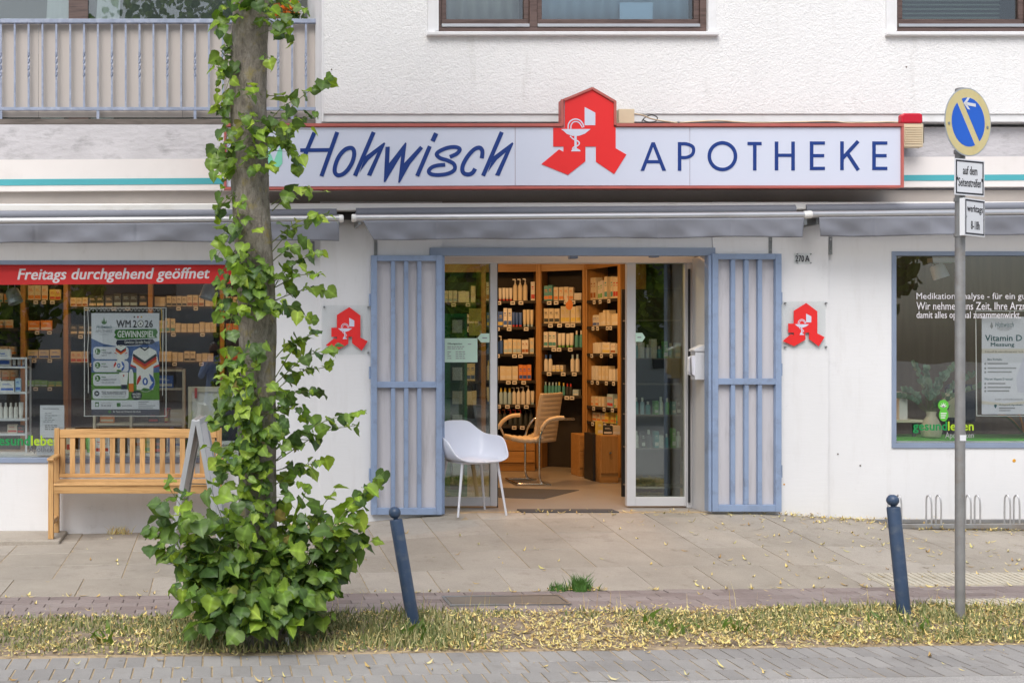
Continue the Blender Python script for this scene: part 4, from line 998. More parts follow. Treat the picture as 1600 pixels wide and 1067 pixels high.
# ================================================================== shop interior
fl = MB().box(-8.7, 12.7, .23, 6.0, -.06, FZ - .002); part(fl, 'shop_floor', 'floor_tile')
part(MB().box(-8.7, 12.7, .24, 6.0, 2.96, 3.0), 'shop_ceiling', 'ceiling_white')
part(MB().box(-8.7, 12.7, 4.75, 4.85, FZ, 2.96), 'shop_back_wall', 'brown_wall')
part(MB().box(5.05, 12.6, 1.35, 1.42, FZ, 2.96), 'partition_wall', 'brown_wall')
part(MB().box(1.55, 1.62, .24, 1.6, FZ, 2.96), 'partition_wall', 'ceiling_white')
# ceiling lamps of the lit shop
emit('lamp_glow', (1.0, .58, .24), 14)
def ceiling_lamp(x, y, e, lab, col=(1, .52, .19)):
    c = thing('ceiling_lamp', (x, y, 2.93), lab, 'lamp', 'warm ceiling lamps in the shop')
    MB().lathe([(.11, 0), (.12, .012), (.12, .028)], (x, y, 2.93), 20).build('rim', 'white_metal', c, smooth=40)
    MB().lathe([(.095, -.003), (.095, .0)], (x, y, 2.928), 20).build('diffuser', 'lamp_glow', c)
    l = bpy.data.lights.new('lamp_light', 'AREA'); l.shape = 'DISK'; l.size = .22; l.energy = e; l.color = col
    o = bpy.data.objects.new('lamp_light', l); COL.objects.link(o); o.parent = c; o.location = (0, 0, -.02)
EL = 25
for x, y, lab in ((3.1, 2.6, 'round warm ceiling lamp inside the shop before the back shelves'), (3.9, 1.3, 'round warm ceiling lamp just inside the shop entrance'), (-1.6, 3.0, 'round warm ceiling lamp inside the shop behind the left window'), (.3, 2.9, 'round warm ceiling lamp inside the shop behind the tree')):
    ceiling_lamp(x, y, EL if x > 1 else EL * .55, lab)

# ---- goods: a few shared shapes
def unit_box(mats):
    mb = MB(); mb.box(-.5, .5, -.5, .5, 0, 1); mb.cur = 1; mb.box(-.44, .44, -.507, -.501, .12, .34); mb.box(-.34, .18, -.507, -.501, .70, .76); mb.box(-.34, .32, -.507, -.501, .60, .63)
    return mb.mesh('carton', (0, 0, 0), mats)
def unit_bottle(mats, pump):
    mb = MB(); mb.lathe([(.46, 0), (.5, .02), (.5, .60), (.42, .70), (.2, .74)], n=12); mb.cur = 1
    if pump: mb.lathe([(.2, .741), (.2, .80), (.1, .81), (.1, .90), (.16, .905), (.16, .95)], n=10); mb.box(-.6, .05, -.08, .08, .93, .985)
    else: mb.lathe([(.25, .741), (.25, .95), (.2, .97)], n=10)
    return mb.mesh('bottle', (0, 0, 0), mats, 40)
def unit_tube(mats):
    mb = MB(); v = []; n = 12
    for h, rx, ry in ((.16, .42, .42), (.3, .48, .46), (.7, .5, .25), (1., .5, .04)):
        for k in range(n): a = 2 * math.pi * k / n; v.append((rx * math.cos(a), ry * math.sin(a), h))
    mb.add(v, [(i * n + k, i * n + (k + 1) % n, (i + 1) * n + (k + 1) % n, (i + 1) * n + k) for i in range(3) for k in range(n)] + [tuple(range(3 * n, 4 * n))])
    mb.cur = 1; mb.lathe([(.38, 0), (.38, .159)], n=10); return mb.mesh('tube', (0, 0, 0), mats, 40)
PC = {'white': (.78, .76, .72), 'cream': (.74, .66, .50), 'green': (.20, .50, .14), 'yellow': (.76, .62, .16), 'blue': (.05, .14, .50), 'orange': (.78, .28, .08), 'teal': (.10, .36, .38), 'brown': (.40, .14, .04), 'dark': (.05, .06, .06), 'red': (.6, .06, .05), 'pale blue': (.42, .60, .74)}
for k_, c_ in PC.items(): pm('goods_' + k_.replace(' ', '_'), c_, .45, .04, 8)
MESHES = {}
def goods_mesh(kind, c1_, c2_):
    key = (kind, c1_, c2_)
    if key not in MESHES:
        mats = ('goods_' + c1_.replace(' ', '_'), 'goods_' + c2_.replace(' ', '_'))
        MESHES[key] = unit_box(mats) if kind == 'box' else unit_tube(mats) if kind == 'tube' else unit_bottle(mats, kind == 'pump')
    return MESHES[key]
def goods(kind, c1_, c2_, loc, size, rz, where, group):
    nm = {'box': 'carton', 'tube': 'tube', 'pump': 'pump_bottle', 'bottle': 'bottle'}[kind]
    word = {'box': 'carton', 'tube': 'tube', 'pump': 'pump bottle', 'bottle': 'bottle'}[kind]
    o = bpy.data.objects.new(nm, goods_mesh(kind, c1_, c2_)); COL.objects.link(o)
    o.location = loc; o.scale = size; o.rotation_euler = (0, 0, rz)
    second = '' if c1_ == c2_ else ' with %s %s' % (c2_, 'band' if kind == 'box' else 'cap')
    return tag(o, '%s %s%s %s' % (c1_, word, second, where), {'box': 'carton', 'tube': 'tube'}.get(kind, 'bottle'), group)

# ---- shelf bays following the curved back wall
ORD = ['top', 'second', 'third', 'fourth', 'fifth', 'lowest']
def bay(p, q, shelves, lab, where, group, seed, style, header=True, low=.97, tags=4, zfull=2.63):
    p, q = Vector(p), Vector(q); L = (q - p).length; rz = math.atan2(q.y - p.y, q.x - p.x)
    b_ = thing('shelf_unit', (p.x, p.y, FZ), lab, 'shelf', 'wooden shelf units in the shop', rz)
    z0 = FZ
    def M(mb, name, mat, par=b_, **k): return mb.build(name, mat, par, **k)
    H = 2.95 - z0
    M(MB().box(-.028, .028, -.03, .30, 0, H), 'upright', 'shop_wood', bevel=.003)
    M(MB().box(L - .028, L + .028, -.03, .30, 0, H), 'upright', 'shop_wood', bevel=.003)
    M(MB().box(.03, L - .03, .28, .30, 0, H - .01), 'back_panel', 'shelf_back')
    if header: M(MB().box(.03, L - .03, -.012, .02, zfull - z0, H - .002), 'header_panel', 'shop_wood_flat', bevel=.002)
    rs = np.random.default_rng(seed); ca, sa = math.cos(rz), math.sin(rz)
    for i, z in enumerate(shelves):
        h = z - z0
        sb = M(MB().box(.03, L - .03, .0, .28, h - .012, h), 'shelf_board', 'shelf_grey')
        M(MB().box(.03, L - .03, -.006, -.001, h - .03, h + .004), 'price_rail', 'shelf_back', sb)
        n = rs.integers(tags - 1, tags + 1)
        for k in range(n):
            xx = .10 + (L - .2) * (k + rs.uniform(.2, .8)) / n
            MB().box(xx - .027, xx + .027, -.012, -.008, h - .047, h - .004).build('price_tag', 'goods_white', sb)
            MB().box(xx - .017, xx + .017, -.0135, -.0125, h - .034, h - .020).build('price_print', 'ink', sb)
        x = .045
        gap = (shelves[i - 1] - z if i else zfull - z) - .06
        sty = style[i] if i < len(style) else style[-1]
        wlab = 'on %s shelf %s' % (ORD[i], where)
        while x < L - .075:
            kd, c1_, c2_, w, hh, dp = sty[rs.integers(len(sty))]
            w *= .86; rep = int(rs.integers(2, 5)); vary = rs.uniform(.80, 1.12)
            if rs.random() < .5: c2_ = ('red', 'blue', 'green', 'orange', 'teal', 'brown', 'pale blue', 'yellow', 'dark')[rs.integers(9)]
            if rs.random() < .07 and kd != 'pump': c1_ = ('pale blue', 'yellow', 'orange', 'green', 'blue', 'teal')[rs.integers(6)]
            if rs.random() < .05: x += rs.uniform(.03, .08)
            for _ in range(rep):
                w2 = w * rs.uniform(.96, 1.04)
                if x + w2 > L - .035: break
                h2 = min(hh * vary * rs.uniform(.97, 1.03), gap)
                lx, ly = x + w2 / 2, .02 + dp / 2 + rs.uniform(0, .05)
                goods(kd, c1_, c2_, (p.x + lx * ca - ly * sa, p.y + lx * sa + ly * ca, z), (w2 * .91, dp if kd == 'box' else w2 * .92, h2), rz + rs.normal(0, .07), wlab, group)
                x += w2
            x += rs.uniform(.0, .012)
    return b_, L, rz
B = lambda c1_, c2_, w, h: ('box', c1_, c2_, w, h, .09)
P_ = lambda c1_, c2_, w, h: ('pump', c1_, c2_, w, h, .06)
Q_ = lambda c1_, c2_, w, h: ('bottle', c1_, c2_, w, h, .06)
U_ = lambda c1_, c2_, w, h: ('tube', c1_, c2_, w, h, .05)
PA = (X(755, 4.0), 4.0); PB_ = (X(842, 3.9), 3.9); PC_ = (X(915, 3.6), 3.6); PD = (X(970.5, 2.85), 2.85); PZ = (X(660, 4.02), 4.02)
sty1 = [[P_('dark', 'white', .06, .26), U_('white', 'white', .05, .18), P_('cream', 'white', .07, .27), B('white', 'red', .06, .22)],
        [P_('brown', 'white', .065, .26), B('white', 'orange', .06, .18), U_('cream', 'red', .05, .2), B('white', 'blue', .06, .22)],
        [P_('blue', 'white', .06, .26), U_('white', 'white', .05, .19), B('cream', 'pale blue', .06, .2), B('white', 'red', .05, .17)],
        [B('cream', 'white', .09, .2), B('white', 'blue', .06, .19), Q_('white', 'white', .06, .24)],
        [Q_('pale blue', 'white', .06, .24), U_('white', 'blue', .055, .21), P_('white', 'white', .065, .25)], [P_('dark', 'dark', .07, .22)]]
sty2 = [[B('white', 'white', .11, .09), B('cream', 'orange', .07, .18), B('white', 'orange', .09, .19)],
        [B('white', 'white', .09, .13), B('cream', 'orange', .075, .19), B('white', 'blue', .06, .2)],
        [B('yellow', 'white', .05, .14), B('white', 'yellow', .06, .21), Q_('green', 'green', .06, .23), U_('white', 'green', .06, .21), Q_('teal', 'white', .06, .25)],
        [B('white', 'red', .05, .1), U_('white', 'blue', .055, .2), Q_('white', 'blue', .065, .23)],
        [Q_('dark', 'white', .05, .15), Q_('teal', 'pale blue', .05, .18), B('pale blue', 'white', .09, .09)], ]
sty3 = [[B('white', 'white', .05, .22), B('cream', 'orange', .07, .26)], [B('white', 'white', .05, .17), B('cream', 'white', .06, .18)], [B('white', 'white', .06, .15), B('cream', 'white', .08, .2), B('white', 'brown', .04, .14)],
        [B('white', 'white', .05, .16), B('cream', 'white', .06, .17)], [B('cream', 'white', .05, .12), B('white', 'white', .07, .16)], [B('yellow', 'cream', .09, .16), B('cream', 'white', .12, .12)]]
wa = 'of left doorway bay'; wb_ = 'of middle doorway bay'; wc = 'of right doorway bay'
bay(PA, PB_, [2.27, 1.945, 1.61, 1.28, .98, .72], 'wooden shelf bay with lotions seen at the left of the doorway', wa, 'goods on the left bay in the doorway', 21, sty1)
bay(PB_, PC_, [2.265, 1.985, 1.69, 1.39, 1.10], 'wooden shelf bay with cartons and bottles seen in the middle of the doorway', wb_, 'goods on the middle bay in the doorway', 22, sty2)
bay(PC_, PD, [2.255, 1.94, 1.615, 1.295, .985, .80], 'slanted wooden shelf bay with white cartons seen at the right of the doorway', wc, 'goods on the right bay in the doorway', 23, sty3)
bay(PZ, PA, [2.25, 1.93, 1.6, 1.27, .97], 'wooden shelf bay seen through the glass of the left door', 'behind left door glass', 'goods behind the left door glass', 24, [[B('cream', 'white', .07, .2), B('white', 'white', .06, .17)]])
# cabinets under the bays
def cab(px0, px1, py0, py1, Y, dep, mat, lab, drawers=1):
    x0, x1, zt = X(px0, Y), X(px1, Y), Z(py0, Y); c = thing('cabinet', ((x0 + x1) / 2, Y, FZ), lab, 'cabinet')
    MB().box(x0, x1, Y, Y + dep, FZ, zt).build('body', 'shop_wood_flat', c, bevel=.003)
    zb = FZ + .10; hh = (zt - zb) / drawers
    for i in range(drawers):
        d_ = MB().box(x0 + .006, x1 - .006, Y - .016, Y - .002, zb + i * hh + .005, zb + (i + 1) * hh - .005).build('drawer_front', mat, c, bevel=.002)
        MB().lathe([(.008, 0), (.008, .012), (.014, .02), (.012, .028)], ((x0 + x1) / 2 if px1 - px0 < 40 else x0 + (x1 - x0) * .3, Y - .016, zb + (i + .55) * hh), 10, axis=(0, -1, 0)).build('knob', 'steel', d_, smooth=40)
cab(758, 836, 686, 735, 3.55, .32, 'shop_wood_flat', 'low orange wooden drawer cabinet behind the cream chair', 2)
cab(905, 926, 679, 740, 2.95, .3, 'shop_wood_flat', 'narrow two drawer wooden cabinet right of the cream chair', 2)
mb = MB().box(X(926.5, 2.5), X(937, 2.5), 2.5, 2.8, FZ, Z(678, 2.5)); tag(mb.build('display_stand', 'black', loc=(X(931, 2.5), 2.6, FZ), bevel=.004), 'tall narrow black stand between the wooden cabinets on the right', 'stand')
cab(938, 966, 680, 765, 2.35, .3, 'shop_wood', 'reddish wooden base cabinet at the right edge of the doorway', 1)
for i, (a, b_, c) in enumerate(((931, 939, 'yellow'), (940, 954, 'dark'), (955, 966, 'cream'))): goods('box', c, 'white', (X((a + b_) / 2, 2.5), 2.48, Z(680, 2.35)), ((b_ - a) * .0072, .08, .10 + .05 * (i == 0)), 0, 'on the reddish base cabinet', 'boxes on the base cabinet')
# teardrop advertising sign hung in the middle bay
wob = thing('shelf_wobbler', (X(889, 3.5), 3.5, Z(484, 3.5)), 'round orange advertising disc hanging before the middle shelf bay', 'advert'); MB().ppoly(blob(889.5, 476, 5.6, 8.4), 3.5, 3.503).build('disc', 'goods_orange', wob); MB().ppoly([(881, 462), (885, 459), (888, 470), (884, 474)], 3.499, 3.502).build('tail', 'goods_white', wob)
# ---- what stands behind the left window
for pa_, pb_, Y, sh, sd, lab, wh, st in ((-140, 36, 4.0, [2.25, 1.93, 1.6, 1.28], 31, 'wooden shelf bay far left behind the left window', 'far left behind window', [[B('cream', 'orange', .12, .12), B('orange', 'cream', .14, .1)]]),
        (36, 103, 3.98, [2.28, 1.90, 1.55, 1.2], 32, 'wooden shelf bay with orange cartons behind the left window', 'left of football poster', [[B('cream', 'orange', .10, .17), B('yellow', 'red', .09, .15)], [B('orange', 'cream', .2, .13), B('orange', 'white', .18, .12)], [B('orange', 'cream', .17, .11), B('cream', 'orange', .16, .12)], [B('green', 'yellow', .1, .08), B('dark', 'green', .1, .1)]]),
        (103, 235, 4.02, [2.2, 1.85, 1.5], 33, 'dim wooden shelf bay behind the football poster', 'behind football poster', [[B('cream', 'brown', .09, .13), B('dark', 'cream', .12, .16)]]),
        (235, 347, 3.97, [2.20, 1.875, 1.51], 34, 'wooden shelf bay with cream cartons right of the football poster', 'right of football poster', [[B('cream', 'white', .085, .13), B('cream', 'brown', .075, .16)]]),
        (347, 470, 4.0, [2.2, 1.87, 1.53], 35, 'wooden shelf bay behind the tree trunk', 'behind tree trunk', [[B('cream', 'orange', .1, .15), B('orange', 'white', .09, .12)]])):
    bay((X(pa_, Y), Y), (X(pb_, Y), Y), sh, lab, wh, 'goods ' + wh, sd, st, True, tags=3)
# white display rack with bottles, far left
rk = thing('display_rack', (X(10, .45), .5, ZLB + .06), 'white metal display rack with bottles at the left edge behind the window', 'rack')
zr = ZLB + .058
for px in (-60, 41):
    for yy in (.36, .60): MB().box(X(px, .36) - .008, X(px, .36) + .008, yy - .008, yy + .008, zr, Z(558, .36)).build('post', 'white_metal', rk)
for py in (560, 574, 614, 656, 679):
    MB().box(X(-60, .36), X(41, .36), .355, .605, Z(py + 1.5, .36), Z(py - 1.5, .36)).build('rack_shelf', 'white_metal', rk, bevel=.002)
rs = np.random.default_rng(8)
def rack_goods(py, spec, where):
    for px, k_, c1_, c2_, w_, h_ in spec: goods(k_, c1_, c2_, (X(px, .46), .46, Z(py - 1.5, .36) + .001), (w_, .06 if k_ == 'box' else w_, h_), 0, where, 'goods on the white display rack')
rack_goods(656, [(1, 'bottle', 'white', 'white', .042, .15), (9, 'bottle', 'white', 'white', .042, .15), (17, 'bottle', 'white', 'white', .042, .15), (25, 'bottle', 'white', 'white', .042, .15), (33, 'tube', 'white', 'white', .045, .15)], 'in white rack, middle row')
rack_goods(614, [(-2, 'tube', 'white', 'blue', .04, .13), (12, 'box', 'white', 'blue', .13, .10), (29, 'box', 'pale blue', 'blue', .05, .125)], 'in white rack, upper row')
rack_goods(574, [(4, 'box', 'white', 'blue', .16, .16), (22, 'tube', 'white', 'blue', .03, .06), (30, 'tube', 'white', 'blue', .03, .06), (37, 'tube', 'white', 'blue', .03, .06)], 'on top of white rack')
rack_goods(679, [(20, 'box', 'cream', 'red', .09, .08), (33, 'box', 'dark', 'red', .06, .07)], 'in white rack, low row')
# notice board with timber frame and small screen
nb = thing('notice_board', (X(330, .5), .5, ZLB + .06), 'timber framed white board standing inside the window left of the trunk', 'board')
a, b_ = X(294, .5), X(420, .5); zt = Z(604, .5)
for q in ((a, a + .035, zr, zt), (b_ - .035, b_, zr, zt), (a + .036, b_ - .036, zt - .05, zt)): MB().box(q[0], q[1], .48, .52, q[2], q[3]).build('frame_strip', 'goods_cream', nb, bevel=.003)
MB().box(a + .036, b_ - .036, .495, .505, zr, zt - .052).build('panel', 'goods_white', nb); MB().box(X(304, .48), X(308, .48), .472, .479, Z(622, .48), Z(606, .48)).build('red_tab', 'goods_red', nb)
MB().box(X(333, .46), X(372, .46), .46, .485, Z(694, .46), Z(622, .46)).build('screen_frame', 'print_white', nb, bevel=.003); MB().box(X(336, .457), X(371, .457), .455, .459, Z(688, .457), Z(627, .457)).build('screen', 'print_navy', nb)
# toys and small things on the inner sill behind the bench
def toy(px, kind, c1_, c2_, w_, h_, lab):
    o = goods(kind, c1_, c2_, (X(px, .4), .38 + .02 * (px % 5), zr - .002), (w_, .08 if kind == 'box' else w_, h_), .1, '', 'small display pieces behind the bench'); o['label'] = lab; return o
toy(109, 'box', 'cream', 'red', .08, .22, 'cream toy box with red band behind the left end of the bench'); toy(143, 'tube', 'green', 'green', .12, .16, 'green toy behind the bench back near its left third')
toy(190, 'bottle', 'dark', 'white', .12, .2, 'dark bottle shaped toy with white cap behind the bench middle'); toy(232, 'box', 'yellow', 'green', .1, .14, 'yellow toy box with green band behind the bench back'); toy(268, 'bottle', 'blue', 'blue', .07, .24, 'blue cone shaped toy rising above the bench back'); toy(160, 'box', 'white', 'red', .13, .14, 'white toy box with red band behind the bench back'); toy(250, 'box', 'dark', 'red', .12, .12, 'dark toy box with red band behind the bench back')
dsh = thing('display_shelf', (X(200, .9), .9, zr), 'low wooden display shelf inside the window behind the bench', 'shelf'); zd = Z(606, .9)
for px in (148, 205, 287): MB().box(X(px, .9) - .012, X(px, .9) + .012, .85, 1.15, zr - .25, zd + .18).build('side_panel', 'goods_cream', dsh)
for zz in (zr - .02, zr + .22, zd - .02, zd + .16): MB().box(X(149, .9) + .013, X(286, .9) - .013, .86, 1.14, zz, zz + .018).build('board', 'goods_cream', dsh)
MB().box(X(149, .9) + .013, X(286, .9) - .013, 1.14, 1.15, zr - .25, zd + .2).build('back_panel', 'brown_wall', dsh)
for px, c1_, c2_, zz, w_, h_ in ((255, 'blue', 'white', zd + .0, .2, .12), (275, 'cream', 'white', zr + .24, .16, .13), (262, 'red', 'yellow', zr + .24, .06, .14), (240, 'dark', 'red', zr + .24, .1, .1), (168, 'orange', 'cream', zr + .24, .14, .1), (225, 'cream', 'orange', zr - .0, .18, .14), (272, 'white', 'blue', zr - .0, .14, .12)): goods('box', c1_, c2_, (X(px, .98), .98, zz), (w_, .1, h_), 0, 'on low display shelf behind bench', 'boxes on the low display shelf')
# spot lamps under the window lintels (switched off)
def spot(px, py, Y, tx_, lab, mat='alu_grey', s=1.0):
    x, z = X(px, Y), Z(py, Y); sp = thing('spot_lamp', (x, Y, z), lab, 'spot lamp', 'unlit spot lamps in the windows'); d = Vector((tx_, -.15, -1)).normalized()
    c = Vector((x, Y, z))
    MB().lathe([(.045 * s, 0), (.06 * s, .02 * s), (.068 * s, .13 * s), (.062 * s, .13 * s), (.055 * s, .06 * s)], c, 18, axis=d).build('shade', mat, sp, smooth=40)
    MB().tube([c + Vector((-.03, 0, 0)), c + Vector((-.03, 0, .06 * s)), c + Vector((.03, 0, .06 * s)), c + Vector((.03, 0, 0))], .006, 6).build('yoke', 'white_metal', sp)
    MB().box(x - .012, x + .012, Y - .012, Y + .012, z + .065 * s, ZLT - .0).build('stem', 'white_metal', sp)
spot(18, 452, .30, .35, 'grey can shaped spot lamp under the red banner at the far left', s=1.05); spot(329, 445, .30, -.28, 'grey can shaped spot lamp under the red banner beside the trunk', s=1.05)
spot(1463, 414, .32, .30, 'white can shaped spot lamp at the top of the right window', 'white_metal', 1.0)
tag(MB().box(X(1453, .32), X(1488, .32), .28, .36, Z(410.5, .32), Z(403.5, .32)).build('lamp_track', 'white_metal', loc=(X(1470, .32), .32, Z(408, .32))), 'short white lamp track above the spot lamp in the right window', 'track')
# ---- right window display
zw_ = ZRB + .058
tag(MB().box(XR0 + .05, XR1 - .05, .11, .74, zw_ - .002, zw_ + .012).build('display_mat', 'sticker_green', loc=(XR0 + .5, .4, zw_)), 'green mat covering the floor of the right shop window', 'mat')
va = thing('vase', (X(1455, .3), .3, zw_ + .012), 'pale bulbous ceramic vase holding the eucalyptus in the right window', 'vase')
pm('ceramic', S(206, 196, 172), .6, .06, 8)
MB().lathe([(.048, 0), (.075, .01), (.088, .06), (.082, .11), (.055, .17), (.036, .205), (.045, .24), (.040, .24), (.03, .21)], (X(1455, .3), .3, zw_ + .0125), 24).build('body', 'ceramic', va, smooth=50)
leafmat('eucalyptus', (.16, .32, .22), (.36, .52, .40), .3)
eu = thing('eucalyptus_branch', (X(1455, .3), .3, zw_ + .2), 'eucalyptus branches with round grey green leaves in the vase', 'plant')
rs = np.random.default_rng(5); base = Vector((X(1452, .3), .3, zw_ + .22))
EUL = MB(); EUL.add([(0, 0, 0)] + [(.5 * math.cos(t) * .9, .5 + .5 * math.sin(t), .05 * math.cos(2 * t)) for t in np.linspace(0, 2 * math.pi, 11)[:-1]], [(0, 1 + k, 1 + (k + 1) % 10) for k in range(10)]); eul = EUL.mesh('leaf', (0, 0, 0), ('eucalyptus',), 60)
for tx_, ty in ((1432, 573), (1416, 612), (1452, 580), (1470, 590), (1478, 575), (1400, 622), (1516, 588), (1540, 605), (1486, 640), (1440, 600)):
    tip = Vector((X(tx_, .3), .3 + rs.uniform(-.12, .06), Z(ty, .3))); midp = (base + tip) / 2 + Vector((0, 0, .06))
    path = [Vector(p) for p in spline([base, midp, tip], 6)]; MB().tube(path, .003, 5).build('stem', 'stem', eu)
    for k in range(4, len(path)):
        for sgn in (-1, 1):
            o = bpy.data.objects.new('leaf', eul); COL.objects.link(o); o.parent = eu; o.location = path[k] - Vector(WLOC[eu])
            o.rotation_euler = (rs.uniform(.9, 1.9), rs.uniform(-.5, .5), sgn * rs.uniform(.6, 2.0) + rs.normal(0, .3)); q = rs.uniform(.048, .070); o.scale = (q, q, q)
ds = thing('side_board', (X(1415, .45), .45, zw_), 'small wooden board on legs with a white block at the left of the right window', 'shelf'); MB().box(XR0 + .045, X(1441, .35), .33, .6, Z(660, .35), Z(655.5, .35)).build('board', 'goods_cream', ds, bevel=.003)
for px in (1403, 1434): MB().box(X(px, .4) - .012, X(px, .4) + .012, .44, .47, zw_ + .0125, Z(660, .35)).build('leg', 'shelf_grey', ds)
tag(MB().box(X(1402, .4), X(1415, .4), .37, .47, Z(655.5, .35), Z(612, .35)).build('white_block', 'goods_white', loc=(X(1408, .4), .4, Z(655, .35)), bevel=.003), 'upright white block on the wooden board in the right window', 'block')
ba = thing('office_chair', (X(1500, .9), .95, FZ), 'dark blue office chair seen through the right window behind the post', 'chair')
pm('chair_navy', (.02, .03, .06), .6, .1, 6)
MB().box(X(1478, .9), X(1525, .9), .88, .95, Z(660, .9), Z(600, .9)).build('backrest', 'chair_navy', ba, bevel=.05); MB().box(X(1474, .9), X(1528, .9), .80, 1.3, Z(690, .9), Z(678, .9)).build('seat', 'chair_navy', ba, bevel=.03); MB().tube([(X(1500, .9), 1.05, FZ), (X(1500, .9), 1.05, Z(690, .9))], .03, 10).build('column', 'steel', ba, smooth=40); MB().tube([(X(1500, .9) - .28, 1.05, FZ + .03), (X(1500, .9) + .28, 1.05, FZ + .03)], .02, 8).build('foot', 'steel', ba); MB().tube([(X(1500, .9), .78, FZ + .03), (X(1500, .9), 1.32, FZ + .03)], .02, 8).build('foot', 'steel', ba)
tag(MB().box(X(1474, .7), X(1497, .7), .7, .72, Z(652, .7), Z(614, .7)).build('card', 'goods_cream', loc=(X(1485, .7), .7, Z(652, .7))), 'cream card standing behind the eucalyptus in the right window', 'card')
kn = thing('potted_grass', (X(1590, .6), .6, zw_ + .012), 'dark plant with long orange and green blades under the vitamin poster', 'plant')
for i in range(14):
    a = rs.uniform(-1.3, 1.3); p0 = Vector((X(1600, .6), .6, zw_ + .02)); tip = p0 + Vector((math.sin(a) * .55, rs.uniform(-.1, .1), .08 + .12 * math.cos(a))); MB().tube(spline([p0, (p0 + tip) / 2 + Vector((0, 0, .06)), tip], 5), [.008] * 10 + [.002], 4).build('blade', 'stem' if i % 3 else 'goods_orange', kn)
# ---- notices on the door glass and the green display behind it
dn = thing('door_notice', (X(720, .38), .38, Z(566, .38)), 'pale green opening hours sheet on the left door glass', 'notice')
pm('notice_green', S(196, 226, 210), .6, .02, 3)
MB().pbox(695, 528.5, 746, 566, .382, .384).build('sheet', 'notice_green', dn); T(dn, 'ink', 'Öffnungszeiten', 699, 535, 722, 539, .380, bold=.01, res=1); lines(dn, 699, 541, 726, 2, 3, .380, seed=12, jitter=.1); lines(dn, 699, 549, 706, 4, 3.4, .380, seed=13, jitter=.2); lines(dn, 712, 549, 728, 4, 3.4, .380, seed=14, jitter=.1); lines(dn, 731, 537, 742, 1, 3, .380, seed=15)
def arrow_sticker(px, py, w_, lab, flip=1):
    s_ = thing('arrow_sticker', (X(px, .38), .38, Z(py, .38)), lab, 'sticker', 'arrow stickers on the door glass'); h_ = 7
    pts = [(px, py), (px + flip * w_ * .3, py - h_), (px + flip * w_, py - h_), (px + flip * w_, py + h_), (px + flip * w_ * .3, py + h_)]
    MB().ppoly(pts, .382, .3835).build('film', 'notice_green', s_); MB().pbox(min(px + flip * w_ * .4, px + flip * w_ * .8), py - 1, max(px + flip * w_ * .4, px + flip * w_ * .8), py + 1, .3805, .3815).build('printed_line', 'ink_grey', s_)
arrow_sticker(746, 528, 19, 'pale arrow sticker pointing left on the left door glass'); arrow_sticker(1008, 527, 15, 'pale arrow sticker pointing right on the right door glass', -1)
gd = thing('green_display', (X(712, .95), .95, FZ), 'green product display stand behind the left door glass', 'display'); pm('display_green', (.03, .26, .07), .4, .1, 4); pm('display_dark', (.02, .09, .04), .4, .2, 4)
MB().box(X(676, .95), X(730, .95), .95, 1.25, FZ, Z(490, .95)).build('body', 'display_green', gd); MB().box(X(679, .94), X(695, .94), .94, .949, FZ + .1, Z(498, .94)).build('side_stripe', 'display_dark', gd)
MB().box(X(704, .94), X(726, .94), .945, .949, FZ + .1, Z(496, .94)).build('shelf_strip', 'display_dark', gd)
for i in range(7): MB().box(X(707, .93), X(722, .93), .92, .944, Z(520 + i * 37, .93), Z(500 + i * 37, .93)).build('product_pack', ('goods_white', 'goods_cream')[i % 2], gd)
for i, (y0, y1) in enumerate(((484, 504), (507, 526))): tag(MB().pbox(733, y0 - 2, 752, y1 - 2, 1.5, 1.505).build('hanging_card', 'goods_yellow', loc=(X(742, 1.5), 1.5, Z(y1, 1.5))), ('upper', 'lower')[i] + ' yellow card hanging inside the left door', 'card')
# dark rack with packs behind the right door
gr = thing('goods_rack', (X(1030, .9), .9, FZ), 'dark goods rack behind the right door glass', 'rack')
MB().box(X(985, .95), X(1078, .95), 1.18, 1.2, FZ, Z(450, .95)).build('back_panel', 'shelf_back', gr)
for py in (500, 560, 600, 648, 700, 760):
    MB().box(X(986, .95), X(1077, .95), .9, 1.17, Z(py + 1.5, .95), Z(py - .5, .95)).build('rack_shelf', 'shelf_grey', gr)
rs = np.random.default_rng(17)
for i, py in enumerate((560, 648, 700)):
    x = 996
    while x < 1066:
        c1_ = ('white', 'pale blue', 'green', 'teal', 'dark')[rs.integers(5)]; w_ = rs.uniform(5, 9); goods(('box', 'bottle')[rs.integers(2)], c1_, 'white', (X(x, .95), .98, Z(py - .5, .95)), (w_ * .006, .06, rs.uniform(.12, .2)), 0, 'on %s shelf behind right door glass' % ('upper', 'middle', 'lower')[i], 'goods on the dark rack'); x += w_ + rs.uniform(.5, 5)
